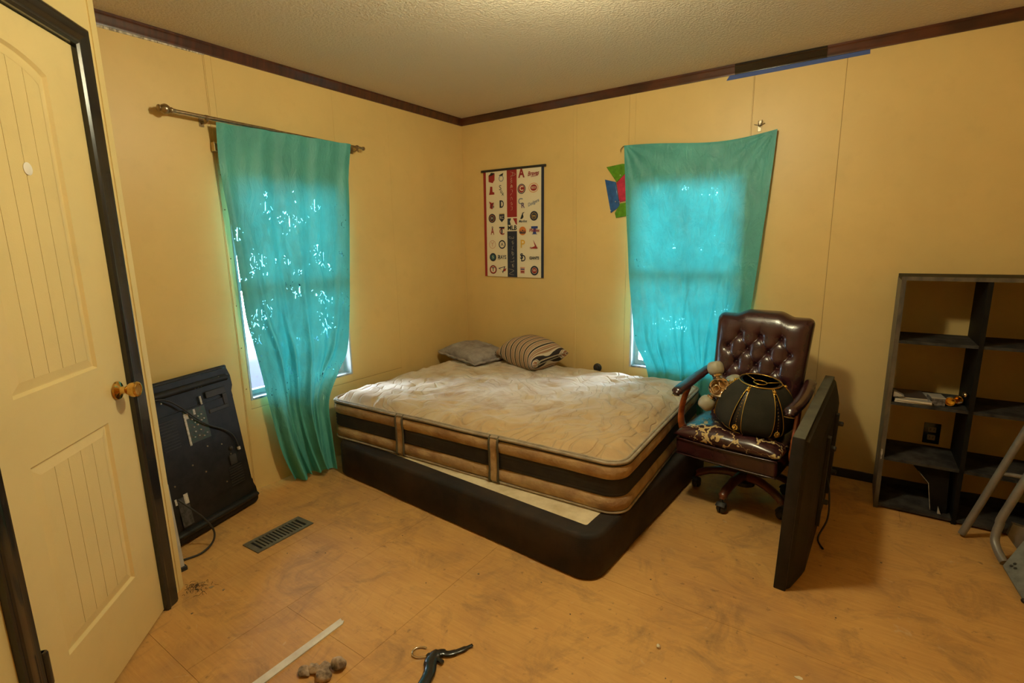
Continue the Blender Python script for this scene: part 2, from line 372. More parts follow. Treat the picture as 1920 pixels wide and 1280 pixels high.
# baseboard, black and scruffy
bm = B(); V = []
xs = [2.06+i*.04 for i in range(51)]
pts = [(x, .052+.006*noise.noise(Vector((x*9, 0, 0)))) for x in xs if x < XR]
prism(bm, [(pts[0][0], 0)]+pts+[(pts[-1][0], 0)], -.014, 0, 1); struct(fin('baseboard_back', bm, M_blackm), 'rough black baseboard behind the chair')

# ------------------------------------------------------------------ windows
def window(name, axis, o4, label):
    a0, a1, z0, z1 = o4
    e = empty(name, (0, 0, 0)); struct(e, label)
    def bx(nm, p, q, mt, bev=.002):
        # p,q = (along, depth (positive outward), z)
        bm = B()
        if axis == 0: box(bm, (-p[1], p[0], p[2]), (-q[1], q[0], q[2]), bev, 1)
        else: box(bm, (p[0], p[1], p[2]), (q[0], q[1], q[2]), bev, 1)
        return fin(nm, bm, mt, e)
    # reveal lining
    bx('jamb', (a0, -.003, z0), (a0+.014, .11, z1), M_white); bx('jamb', (a1-.014, -.003, z0), (a1, .11, z1), M_white)
    bx('head', (a0+.014, -.003, z1-.014), (a1-.014, .11, z1), M_white)
    bx('sill', (a0+.014, -.003, z0), (a1-.014, .11, z0+.012), M_sillgrey)
    zm = 1.205
    # outer frame
    for p, q in (((a0+.014, .075, z0+.012), (a0+.04, .105, z1-.014)), ((a1-.04, .075, z0+.012), (a1-.014, .105, z1-.014)),
                 ((a0+.04, .075, z1-.045), (a1-.04, .105, z1-.014)), ((a0+.04, .075, z0+.012), (a1-.04, .105, z0+.04))): bx('frame', p, q, M_white)
    s = bx('sash_rail', (a0+.04, .05, zm-.012), (a1-.04, .095, zm+.022), M_white); 
    s2 = bx('sash_rail', (a0+.04, .045, zm-.03), (a1-.04, .07, zm-.012), M_sillgrey); s2['label'] = 'dark lower lip of the meeting rail'
    for k, (za, zb) in enumerate(((z0+.04, zm-.012), (zm+.022, z1-.045))):
        o = bx('pane', (a0+.04, .086, za), (a1-.04, .090, zb), M_glass, 0)
    return e
window('window_1', 0, W1, 'white vinyl window half hidden by the long curtain')
window('window_2', 1, W2, 'white vinyl window behind the short curtain')
# outside
M_ground = mat('pale_ground', (.62, .61, .58), .9, var=.5, vs=2)
bm = B(); box(bm, (-14, -12, -.7), (-.12, 14, -.62)); box(bm, (-.12, .12, -.7), (14, 14, -.62)); tag(fin('ground', bm, M_ground), 'pale bare yard outside the windows', 'ground', kind='structure')
M_navy = mat('navy_cover', (.008, .011, .03), .75, bump=.4, bs=6)
bm = B()
def navyf(u, v):
    y = -2.1+u*2.2; z = .475 - .02*math.cos(u*PI*2) + .012*noise.noise(Vector((u*7, v*5, 0)))
    if v < .35: z2 = -.62+(z+.62)*(v/.35); return Vector((-1.40-.10*(v/.35), y, z2))
    t = (v-.35)/.65; return Vector((-1.50-.75*t, y, z-.03*t))
grid(bm, navyf, 24, 16)
q = bmesh.ops.extrude_face_region(bm, geom=bm.faces[:]); bmesh.ops.translate(bm, vec=(-.02, 0, -.01), verts=[v for v in q['geom'] if isinstance(v, bmesh.types.BMVert)])
tag(fin('cover', bm, M_navy, smooth=True), 'dark navy cover standing outside, low in the left window', 'cover')
M_greyr = mat('grey_metal_rail', (.30, .32, .32), .6)
bm = B(); tube(bm, [(-1.2, -2.6, .72), (-1.2, .6, .68)], .015, 8, smooth=False)
for y in (-2.5, -.2): tube(bm, [(-1.2, y, -.62), (-1.2, y, .69)], .015, 8, smooth=False)
tag(fin('yard_rail', bm, M_greyr), 'thin grey rail outside, crossing the left window', 'rail')

# ------------------------------------------------------------------ door
door = empty('door_1', AW_O, (0, 0, AW_A)); struct(door, 'cream moulded two-panel door with arched top panel')
FN = -.006                       # leaf front
leaf = B()
TP = dict(s0=.150, s1=.520, z0=1.032, z1=1.925, arch=.045); BP = dict(s0=.145, s1=.510, z0=.255, z1=.838, arch=0)
def outline(P, off=0, n=14):
    s0, s1, z0, z1 = P['s0']+off, P['s1']-off, P['z0']+off, P['z1']-off
    pts = [(s0, z0), (s1, z0)]
    if P['arch']:
        for i in range(n+1):
            t = i/n; pts.append((s1+(s0-s1)*t, z1+P['arch']*math.sin(PI*t)**.8))
    else: pts += [(s1, z1), (s0, z1)]
    return pts
def fv(bm, p, n): return bm.verts.new((p[0], n, p[1]))
def face(bm, pts, n):
    bm.faces.new([fv(bm, p, n) for p in pts])
face(leaf, [(0, .008), (DW, .008), (DW, BP['z0']), (0, BP['z0'])], FN)
face(leaf, [(0, BP['z1']), (DW, BP['z1']), (DW, TP['z0']), (0, TP['z0'])], FN)
for P in (TP, BP):
    zt = P['z1']
    face(leaf, [(0, P['z0']), (P['s0'], P['z0']), (P['s0'], zt), (0, zt)], FN); face(leaf, [(P['s1'], P['z0']), (DW, P['z0']), (DW, zt), (P['s1'], zt)], FN)
arc = outline(TP)[2:]
face(leaf, [(DW, TP['z1']), (DW, DH), (0, DH), (0, TP['z1'])]+arc[::-1], FN)
for P in (TP, BP):
    o1, o2, o3 = outline(P), outline(P, .008), outline(P, .036)
    for A, na, C, nc in ((o1, FN, o2, FN-.009), (o2, FN-.009, o3, FN-.004)):
        k = len(A)
        for i in range(k):
            j = (i+1) % k
            leaf.faces.new((fv(leaf, A[i], na), fv(leaf, A[j], na), fv(leaf, C[j], nc), fv(leaf, C[i], nc)))
bmesh.ops.remove_doubles(leaf, verts=leaf.verts, dist=.0002)
box(leaf, (0, FN-.035, .008), (DW, FN-.0085, DH))
lf = fin('door_leaf', leaf, M_door, door)
# edges
bm = B(); box(bm, (-.0, FN-.03, .008), (.002, FN-.0002, DH)); box(bm, (DW-.002, FN-.03, .008), (DW, FN-.0002, DH)); fin('door_edge', bm, M_door, door)
# planks in both panels
for P in (TP, BP):
    s0, s1 = P['s0']+.034, P['s1']-.034; k = 5; wdt = (s1-s0)/k
    for i in range(k):
        a, b = s0+i*wdt, s0+(i+1)*wdt
        def top(s):
            if not P['arch']: return P['z1']-.034
            t = (P['s1']-.036-s)/(P['s1']-P['s0']-.072); return P['z1']-.034+P['arch']*max(math.sin(PI*min(max(t, 0), 1)), 0)**.8
        pts = [(a+.0007, P['z0']+.034), (b-.0007, P['z0']+.034)]+[(b-.0007+(a-b+.0014)*q/4, top(b-.0007+(a-b+.0014)*q/4)) for q in range(5)]
        bm = B(); prism(bm, pts, FN-.0085, FN-.0045, 1); fin('plank', bm, M_door, lf)
# casing (black, moulded)
def casing_piece(poly_in, poly_out, nm='casing'):
    """mitred moulding between an inner and outer line (2 points each)"""
    prof = [(0, 0), (0, .010), (.12, .016), (.22, .012), (.34, .013), (.62, .020), (.80, .021), (.86, .017), (.93, .019), (1, .016), (1, 0)]
    bm = B(); R = []
    for i in (0, 1):
        a, b = Vector(poly_in[i]), Vector(poly_out[i])
        R.append([bm.verts.new((a.x+(b.x-a.x)*t, h, a.y+(b.y-a.y)*t)) for t, h in prof])
    k = len(prof)
    for i in range(k): bm.faces.new((R[0][i], R[0][(i+1) % k], R[1][(i+1) % k], R[1][i]))
    bm.faces.new(R[0]); bm.faces.new(R[1][::-1]); return fin(nm, bm, M_black, door, 40)
cw = .070
casing_piece([(0, 0), (0, DH+.004)], [(-cw, 0), (-cw, DH+cw)]); casing_piece([(DW, 0), (DW, DH+.004)], [(DW+cw, 0), (DW+cw, DH+cw)])
casing_piece([(0, DH+.004), (DW, DH+.004)], [(-cw, DH+cw), (DW+cw, DH+cw)])
bm = B(); box(bm, (-.012, -.09, 0), (-.001, 0, DH+.01)); box(bm, (DW+.001, -.09, 0), (DW+.012, 0, DH+.01)); box(bm, (-.012, -.09, DH+.003), (DW+.012, 0, DH+.012)); fin('jamb', bm, M_black, door)
bm = B(); lathe(bm, [(.0, 0), (.009, 0), (.010, .004), (.010, .096), (.008, .1), (0, .1)], (DW-.004, .012, .262), (0, 0, 1), 12); box(bm, (DW-.012, -.005, .262), (DW+.01, .012, .362)); fin('hinge', bm, M_black, door, 40)
bm = B(); lathe(bm, [(.0, 0), (.009, 0), (.010, .004), (.010, .096), (.008, .1), (0, .1)], (DW-.004, .012, 1.76), (0, 0, 1), 12); box(bm, (DW-.012, -.005, 1.76), (DW+.01, .012, 1.86)); fin('hinge', bm, M_black, door, 40)
M_brass = mat('polished_brass', (.85, .58, .20), .16, 1, var=.4, vs=30, col2=(.55, .30, .07))
bm = B(); lathe(bm, [(.031, 0), (.033, .003), (.031, .008), (.018, .013), (.013, .016), (.012, .03), (.016, .034), (.024, .045), (.0275, .058), (.0275, .066), (.024, .071), (.020, .0715), (.019, .069), (0, .069)], (.068, FN, .930), (0, 1, 0), 32)
kn = fin('door_knob', bm, M_brass, door, 40); kn['label'] = 'polished brass knob'
bm = B(); lathe(bm, [(.017, 0), (.0178, .002), (.015, .0035), (0, .0035)], (.298, FN-.0045, 1.640), (0, 1, 0), 24); o = fin('sticker', bm, mat('white_plastic', (.85, .80, .72), .4), door, 40); o['label'] = 'round white peephole cover'

# ------------------------------------------------------------------ curtains
CL = [(.080, -2.052, 2.047), (.05, -2.045, 1.893), (.05, -2.040, 1.734), (.06, -2.020, 1.43), (.07, -2.011, 1.054), (.07, -1.986, .884), (.07, -1.959, .708), (.08, -1.93, .444), (.10, -1.901, .205), (.11, -1.842, .012)]
CRt = [(.080, -1.216, 2.060), (.05, -1.228, 1.86), (.05, -1.24, 1.66), (.055, -1.275, 1.31), (.06, -1.317, .932), (.07, -1.366, .723), (.08, -1.455, .60), (.145, -1.585, .455), (.185, -1.612, .24), (.19, -1.60, .012)]
def ridge(u, c, w_): 
    d = (u-c)/w_; return math.exp(-d*d)
def c1(u, v):
    a, b = lerp_table(CL, v), lerp_table(CRt, v); p = a.lerp(b, u)
    k = sstep(.0, 1, v)
    # folds: soft pleats on top, deep bunches below
    d = .006*math.sin(u*26+1.0)*(1-k*.6)+.004*math.sin(u*47+v*3)
    d += k*(.038*math.sin(2*PI*(u*2.15+.12-.25*v))+.016*math.sin(2*PI*(u*4.7+.4*v)))
    # diagonal drag folds
    for c0, s, w_, am in ((.14, .34, .035, .020), (.32, .34, .03, .016), (.52, .20, .03, .014), (.72, .02, .04, .014), (.90, -.35, .035, .016)):
        d += 1.9*am*ridge(u, c0+s*(v-.35), w_*.8)*sstep(.22, .6, v)
    d += .007*noise.noise(Vector((u*7, v*9, 2)))*sstep(.05, .3, v)+.0035*noise.noise(Vector((u*22, v*20, 5)))*sstep(.1, .35, v)
    edge = min(u, 1-u)/.06; d *= min(1, .25+edge)
    p.x += max(d, -.032)*1.0
    p.y -= d*.25
    # hem lifts between the two lobes
    if v > .86:
        t = (v-.86)/.14; p.z += t*(.05*ridge(u, .66, .10)+.018*ridge(u, .38, .16))
    p.x = max(p.x, .018)
    return p
bm = B(); grid(bm, c1, 150, 190)
cu1 = fin('curtain', bm, M_curt1, smooth=True)
tag(cu1, 'long worn teal curtain reaching the floor at the left window', 'curtain')
C2L = [(1.449, -.03, 2.060), (1.462, -.03, 1.84), (1.478, -.035, 1.608), (1.496, -.035, 1.38), (1.511, -.035, 1.169), (1.560, -.085, .93), (1.592, -.085, .716), (1.655, -.030, .53), (1.69, -.028, .35), (1.72, -.028, .16)]
C2R = [(2.385, -.025, 2.042), (2.375, -.03, 1.84), (2.362, -.035, 1.628), (2.348, -.04, 1.43), (2.336, -.045, 1.251), (2.318, -.05, 1.03), (2.30, -.05, .82), (2.28, -.045, .60), (2.26, -.035, .38), (2.24, -.03, .16)]
def c2(u, v):
    p = lerp_table(C2L, v).lerp(lerp_table(C2R, v), u)
    p.z -= (.030*math.sin(PI*u)-.012*math.sin(2*PI*u))*(1-v)**3
    d = .004*math.sin(u*19+.5)*sstep(0, .3, v)
    k = sstep(.25, .95, v)
    for c0, s, w_, am in ((.10, .05, .025, .011), (.22, -.06, .02, .012), (.36, .16, .02, .012), (.46, -.22, .022, .012), (.58, .10, .018, .010), (.70, -.30, .02, .014), (.80, .06, .02, .012), (.90, -.12, .022, .012), (.50, .35, .018, .010)):
        d += 1.7*am*ridge(u, c0+s*(v-.55), w_*.8)*k
    # tension rays from the pinned corners
    for (uc, sgn) in ((0, 1), (1, -1)):
        uu = abs(u-uc); ang = math.atan2(v*1.9, uu*.95+1e-4); rr = math.hypot(v*1.9, uu*.95)
        d += .004*math.sin(ang*14)*math.exp(-rr*1.6)
    d += .010*noise.noise(Vector((u*7, v*10, 12)))*k+.0055*noise.noise(Vector((u*20, v*22, 25)))*sstep(.15, .5, v)
    d *= min(1, .2+min(u, 1-u)/.05)
    if v > .8: d *= 1-.75*sstep(.8, .86, v)
    p.y -= d; p.y = min(p.y, -.010)
    return p
bm = B(); grid(bm, c2, 140, 180)
tag(fin('curtain', bm, M_curt2, smooth=True), 'short teal curtain glowing over the window beside the chair', 'curtain')
# curtain rod on the left wall
M_nickel = mat('aged_nickel', (.42, .33, .22), .28, 1, var=.5, vs=40, col2=(.25, .18, .10))
rod = empty('curtain_rod', (.06, -2.27, 2.06)); tag(rod, 'aged nickel curtain rod with round finial above left window', 'curtain rod')
def rl(x, y, z): return (x-.06, y+2.27, z-2.06)
bm = B(); tube(bm, [rl(.06, -2.25, 2.068), rl(.06, -1.72, 2.061)], .0095, 12, smooth=False); fin('rod_tube', bm, M_nickel, rod, 40)
bm = B(); tube(bm, [rl(.06, -1.73, 2.061), rl(.06, -1.09, 2.052)], .0075, 12, smooth=False); fin('rod_tube', bm, M_nickel, rod, 40)
bm = B(); lathe(bm, [(.0, -.022), (.012, -.020), (.016, -.016), (.017, -.011), (.013, -.008), (.020, 0), (.0245, .010), (.024, .020), (.017, .030), (.011, .034), (.014, .038), (.014, .043), (.010, .047), (.010, .06), (0, .06)], rl(.06, -2.285, 2.069), (0, 1, -.013), 24); fin('finial', bm, M_nickel, rod, 50)
for y, zz in ((-2.085, 2.064), (-1.150, 2.053)):
    bm = B(); box(bm, rl(.0, y-.012, zz-.035), rl(.004, y+.012, zz+.02), .001, 1); tube(bm, [rl(.004, y, zz-.02), rl(.035, y, zz-.024), rl(.058, y, zz-.014), rl(.074, y, zz+.002)], .0035, 8)
    lathe(bm, [(.013, -.006), (.013, .006)], rl(.06, y, zz), (0, 1, 0), 14); tube(bm, [rl(.06, y+.004, zz-.012), rl(.062, y+.004, zz-.03)], .002, 6, smooth=False); fin('rod_bracket', bm, M_nickel, rod, 40)
bm = B(); lathe(bm, [(.0125, -.004), (.0125, .004)], rl(.06, -1.10, 2.052), (0, 1, 0), 14); fin('end_cap', bm, M_nickel, rod, 40)
# beige blind bracket below the rod
M_beige = mat('beige_plastic', (.62, .45, .20), .45)
br = empty('blind_bracket', (.002, -2.035, 1.935)); tag(br, 'beige blind bracket on the wall beside the long curtain', 'bracket')
bm = B(); box(bm, (0, -.018, -.022), (.004, .03, .022)); box(bm, (0, -.018, -.022), (.035, -.014, .022)); fin('bracket_box', bm, M_beige, br)
bm = B(); box(bm, (.0, -.014, .018), (.035, .03, .022)); box(bm, (.0, -.014, -.022), (.035, .03, -.018)); box(bm, (.028, -.014, -.01), (.033, .03, 0)); fin('bracket_arm', bm, M_beige, br)
# rod bracket of the right window
hk = empty('rod_hook', (2.285, 0, 2.075)); tag(hk, 'small metal rod bracket above right corner of the right curtain', 'bracket')
bm = B(); box(bm, (-.010, -.004, -.03), (.010, 0, .03), .001, 1); fin('plate', bm, mat('pale_metal', (.35, .31, .22), .45, .8), hk)
bm = B(); tube(bm, [(.0, -.004, .0), (.0, -.03, -.004), (.0, -.045, .008), (.0, -.045, .02)], .003, 8); tube(bm, [(-.03, -.006, .012), (.0, -.010, .004), (.028, -.006, .012)], .0022, 8); tube(bm, [(.012, -.008, .0), (.014, -.02, .03)], .002, 6, smooth=False); fin('hook', bm, M_nickel, hk, 50)
hk2 = empty('rod_hook', (1.437, 0, 2.03)); tag(hk2, 'bent wire hook at the left corner of the right curtain', 'bracket')
bm = B(); tube(bm, [(.01, -.002, .03), (.0, -.02, .025), (-.012, -.03, .005), (-.008, -.034, -.01)], .0025, 8); fin('hook', bm, M_nickel, hk2, 50)

# ------------------------------------------------------------------ ceiling lamp (above the frame, lights the room)
LX, LY = 2.02, -1.93
cl = empty('ceiling_light', (LX, LY, H)); tag(cl, 'round ceiling light with a glowing glass globe', 'ceiling light')
bm = B(); lathe(bm, [(.0, 0), (.075, 0), (.078, -.012), (.06, -.028), (.035, -.034), (.012, -.036), (.012, -.09), (.0, -.09)], (0, 0, 0), (0, 0, 1), 32); fin('base', bm, M_brass, cl, 40)
def emis(name, col, st):
    mt, N, L = nt(name); b = N['Principled BSDF']; b.inputs['Base Color'].default_value = rgba(col)
    b.inputs['Emission Color'].default_value = rgba(col); b.inputs['Emission Strength'].default_value = st; return mt
bm = B(); blob(bm, Vector((0, 0, -.165)), .08, 32, 20); fin('globe', bm, emis('lamp_globe', LAMP_COL, LAMP_STRENGTH), cl, True)

# ------------------------------------------------------------------ team banner on the back wall
def text_mesh(name, s, size, mt, parent, mx, shear=0, ext=.0002, align='CENTER', sx=1.0, offset=0):
    cv = bpy.data.curves.new(name, 'FONT'); cv.body = s; cv.size = size; cv.align_x = align; cv.align_y = 'CENTER'
    cv.extrude = ext; cv.shear = shear; cv.offset = offset; cv.resolution_u = 3
    t = bpy.data.objects.new('tmp', cv); COL.objects.link(t)
    me = bpy.data.meshes.new_from_object(t.evaluated_get(bpy.context.evaluated_depsgraph_get())); me.name = name
    bpy.data.objects.remove(t); bpy.data.curves.remove(cv)
    me.transform(mx @ Matrix.Diagonal((sx, 1, 1, 1))); me.materials.clear(); me.materials.append(mt)
    o = bpy.data.objects.new(name, me); COL.objects.link(o); o.parent = parent; return o
def flatm(name, c, r=.6): return mat(name, c, r)
C_red, C_navy, C_blk, C_blue = flatm('print_red', (.30, .018, .02)), flatm('print_navy', (.014, .02, .045)), flatm('print_black', (.012, .012, .016)), flatm('print_blue', (.02, .05, .22))
C_pap, C_org, C_yel, C_pur, C_gry, C_pnk = flatm('print_paper', (.78, .70, .52)), flatm('print_orange', (.65, .20, .04)), flatm('print_yellow', (.72, .42, .05)), flatm('print_purple', (.12, .07, .16)), flatm('print_grey', (.22, .24, .30)), flatm('print_pink', (.62, .32, .22))
C_teal = flatm('print_teal', (.03, .12, .13))
BW, BH = .585, .845
ban = empty('banner', (.513, -.012, 1.572), (0, .010, 0)); tag(ban, 'white baseball team banner with red and navy centre strips on back wall', 'banner')
def bend(x, z): return -.004*math.cos(PI*z/BH)*0 - .006*(.5-z/BH)*0 - .003*math.sin(PI*(x/BW+.5))
def sheetpoly(name, x0, x1, z0, z1, y, mt, parent=ban, nz=10):
    bm = B(); grid(bm, lambda u, v: Vector((x0+(x1-x0)*u, y+bend(x0+(x1-x0)*u, z0), z0+(z1-z0)*v)), 8, nz)
    q = bmesh.ops.extrude_face_region(bm, geom=bm.faces[:]); bmesh.ops.translate(bm, vec=(0, .0004, 0), verts=[v for v in q['geom'] if isinstance(v, bmesh.types.BMVert)])
    return fin(name, bm, mt, parent)
sheetpoly('paper', -BW/2+.004, BW/2-.006, -BH/2, BH/2, 0, C_pap)
sheetpoly('red_border', -BW/2+.002, -BW/2+.027, -BH/2, BH/2, -.0008, C_red); sheetpoly('navy_border', BW/2-.028, BW/2-.004, -BH/2, BH/2, -.0008, C_navy)
sheetpoly('red_strip', -.055, .040, .055, BH/2, -.0008, C_red); sheetpoly('navy_strip', -.055, .040, -BH/2, -.055, -.0008, C_navy)
bm = B(); box(bm, (-BW/2-.018, -.010, BH/2-.004), (BW/2+.012, .008, BH/2+.013), .003, 2); o = fin('hanging_rail', bm, M_blackm, ban)
o.rotation_euler = (0, 0, 0)
def place(x, z, rot=0, y=-.0046): return Matrix.Translation((x, y, z)) @ Matrix.Rotation(PI/2, 4, 'X') @ Matrix.Rotation(rot, 4, 'Z')
def T(s, x, z, size, mt, rot=0, **k): return text_mesh('lettering', s, size, mt, ban, place(x, z, rot), **k)
def disc(x, z, r, mt, y=-.0038, r2=None, n=28, nm='emblem', sz=1.0):
    bm = B(); 
    if r2:
        A = [bm.verts.new((x+r*math.cos(2*PI*i/n), y, z+sz*r*math.sin(2*PI*i/n))) for i in range(n)]; C = [bm.verts.new((x+r2*math.cos(2*PI*i/n), y, z+sz*r2*math.sin(2*PI*i/n))) for i in range(n)]
        for i in range(n): bm.faces.new((A[i], A[(i+1) % n], C[(i+1) % n], C[i]))
    else: bm.faces.new([bm.verts.new((x+r*math.cos(2*PI*i/n), y, z+sz*r*math.sin(2*PI*i/n))) for i in range(n)])
    q = bmesh.ops.extrude_face_region(bm, geom=bm.faces[:]); bmesh.ops.translate(bm, vec=(0, .0003, 0), verts=[v for v in q['geom'] if isinstance(v, bmesh.types.BMVert)])
    return fin(nm, bm, mt, ban)
def poly(pts, mt, cx=0, cz=0, y=-.0038, nm='emblem'):
    bm = B(); prism(bm, [(cx+p[0], cz+p[1]) for p in pts], y, y+.0003, 1); return fin(nm, bm, mt, ban)
cx = [-.206, -.108, .085, .202]
rz = [.372, .268, .158, .052, -.055, -.160, -.264, -.366]
# column 1
poly([(-.03, -.03), (.01, -.042), (.03, -.02), (.032, .03), (.0, .036), (-.03, .02)], C_red, cx[0], rz[0]); poly([(-.026, .012), (-.005, .04), (.034, .034), (.01, .018)], C_blk, cx[0], rz[0], -.0042)
poly([(-.028, -.028), (.026, -.028), (.026, -.012), (.008, -.006), (.006, .034), (-.014, .036), (-.020, -.004)], C_red, cx[0], rz[1])
poly([(-.03, .03), (.0, .016), (.02, .02), (.012, .0), (.004, -.034), (-.022, -.024), (-.018, .004)], C_red, cx[0], rz[2]); T('G', cx[0]+.006, rz[2]-.008, .05, C_navy)
disc(cx[0], rz[3], .036, C_navy); disc(cx[0], rz[3], .026, C_org, -.0041, .023); T('H', cx[0], rz[3], .032, C_pap)
T('A', cx[0]+.002, rz[4], .078, C_red, sx=.62, offset=.0012); disc(cx[0]+.002, rz[4]+.034, .008, C_navy, -.0049, .005)
disc(cx[0], rz[5], .034, C_pnk, r2=.030); T('Y', cx[0], rz[5], .052, C_pnk)
disc(cx[0]+.003, rz[6], .034, C_navy); disc(cx[0]+.003, rz[6], .022, C_teal, -.0041); T('S', cx[0]+.003, rz[6], .032, C_pap)
disc(cx[0]+.003, rz[7], .036, C_navy); disc(cx[0]+.003, rz[7], .033, C_red, -.0041); disc(cx[0]+.003, rz[7], .024, C_pap, -.0043); T('T', cx[0]+.003, rz[7], .044, C_navy, offset=.0015)
# column 2
disc(cx[1]-.002, rz[0]-.012, .024, C_gry, r2=.018); poly([(-.028, .012), (.02, .03), (.012, .006)], C_blk, cx[1], rz[0])
T('S', cx[1]-.012, rz[1]+.020, .056, C_blk); T('o', cx[1]-.002, rz[1]-.008, .044, C_blk); T('x', cx[1]+.012, rz[1]-.026, .046, C_blk)
T('D', cx[1], rz[2], .084, C_navy, sx=.75, offset=.001); T('I', cx[1]-.008, rz[2], .07, C_navy)
poly([(-.026, .03), (.026, .03), (.026, -.008), (0, -.034), (-.026, -.008)], C_navy, cx[1], rz[3]); T('KC', cx[1], rz[3]+.003, .034, C_pap, sx=.8); poly([(-.024, .036), (.024, .036), (.024, .032), (-.024, .032)], C_yel, cx[1], rz[3])
T('C', cx[1], rz[4]-.002, .078, C_red, sx=.95, offset=.001); T('T', cx[1], rz[4]+.002, .086, C_navy, offset=.002)
disc(cx[1], rz[5], .035, C_navy); disc(cx[1], rz[5], .025, C_pap, -.0041); T('A', cx[1], rz[5], .042, C_navy)
T('RAYS', cx[1]+.002, rz[6], .043, C_navy, sx=.78, offset=.0008); T('R', cx[1]-.036, rz[6]-.003, .056, C_navy, sx=.7)
poly([(-.044, .012), (.03, .030), (.004, -.03), (-.006, -.004)], C_navy, cx[1], rz[7]); poly([(-.026, .010), (.018, .022), (.003, -.012)], C_pap, cx[1], rz[7], -.0041); poly([(.012, .004), (.042, .014), (.03, -.010), (.012, -.014)], C_red, cx[1], rz[7], -.0044)
# column 3
T('A', cx[2], rz[0]+.012, .098, C_red, shear=0, sx=.8, offset=.003); 
disc(cx[2], rz[1], .038, C_navy); disc(cx[2], rz[1], .031, C_pap, -.0041); disc(cx[2], rz[1], .029, C_red, -.0043); T('C', cx[2], rz[1]+.001, .05, C_pap, offset=.0015)
T('C', cx[2]-.010, rz[2]+.014, .066, C_gry, offset=.001); T('R', cx[2]+.012, rz[2]-.018, .056, C_pur, offset=.001)
poly([(-.018, -.018), (.004, .03), (.026, .036), (.008, .022), (.014, -.004), (.0, -.018)], C_blk, cx[2]+.004, rz[3]+.004); T('Marlins', cx[2]+.010, rz[3]-.032, .026, C_navy, shear=.3, offset=.0006)
disc(cx[2]+.008, rz[4], .034, C_org); poly([(-.03, -.008), (-.02, .006), (-.008, -.002), (0, .012), (.012, -.002), (.022, .006), (.03, -.008), (.026, -.02), (-.026, -.02)], C_navy, cx[2]+.008, rz[4], -.0042); T('Mets', cx[2]+.008, rz[4]-.004, .024, C_org, shear=.2)
T('P', cx[2]+.008, rz[5], .088, C_yel, offset=.0014)
T('S', cx[2]-.002, rz[6]+.008, .062, C_navy, offset=.0014); T('D', cx[2]+.014, rz[6]-.008, .072, C_navy, sx=.85, offset=.0014)
poly([(-.022, .026), (.022, .026), (.020, -.026), (-.020, -.026)], C_pnk, cx[2]+.006, rz[7]); poly([(-.018, .012), (.018, .012), (.018, .004), (-.018, .004)], C_blue, cx[2]+.006, rz[7], -.0042); poly([(-.016, -.006), (.016, -.006), (.016, -.018), (-.016, -.018)], C_red, cx[2]+.006, rz[7], -.0042)
# column 4
T('Braves', cx[3]-.010, rz[0]+.004, .046, C_red, rot=.04, shear=.35, offset=.0010, sx=.82); poly([(-.03, -.022), (.034, -.014), (.034, -.010), (-.03, -.018)], C_red, cx[3], rz[0])
disc(cx[3]-.006, rz[1]+.002, .044, C_org, sz=.82); disc(cx[3]-.006, rz[1]+.002, .040, C_pap, -.0041, sz=.8); disc(cx[3]-.004, rz[1]+.002, .030, C_red, -.0043, sz=.8); T('REDS', cx[3]-.004, rz[1]+.002, .024, C_pap, sx=.8)
T('Dodgers', cx[3]-.008, rz[2], .036, C_gry, rot=.35, shear=.3, offset=.0005, sx=.85)
disc(cx[3]-.002, rz[3]+.006, .037, C_navy); disc(cx[3]-.002, rz[3]+.006, .024, C_yel, -.0041, .022); T('m', cx[3]-.002, rz[3]+.006, .040, C_yel)
poly([(-.030, .034), (.030, .034), (.030, .016), (.012, .016), (.016, -.022), (.028, -.028), (-.026, -.028), (-.014, -.022), (-.010, .016), (-.030, .016)], C_blue, cx[3]+.002, rz[4]); T('Phillies', cx[3], rz[4]+.002, .034, C_red, shear=.2, offset=.0008)
poly([(-.006, .036), (.034, -.030), (.022, -.034), (-.030, -.030), (.010, -.014)], C_red, cx[3]-.004, rz[5]); T('Cardinals', cx[3]-.004, rz[5]-.028, .019, C_red, offset=.0006)
T('GIANTS', cx[3]+.000, rz[6]-.004, .030, C_blk, offset=.0012, sx=.86)
disc(cx[3]+.002, rz[7], .038, C_navy); disc(cx[3]+.002, rz[7], .025, C_pap, -.0041); disc(cx[3]+.002, rz[7], .023, C_red, -.0043); T('W', cx[3]+.002, rz[7], .030, C_pap)
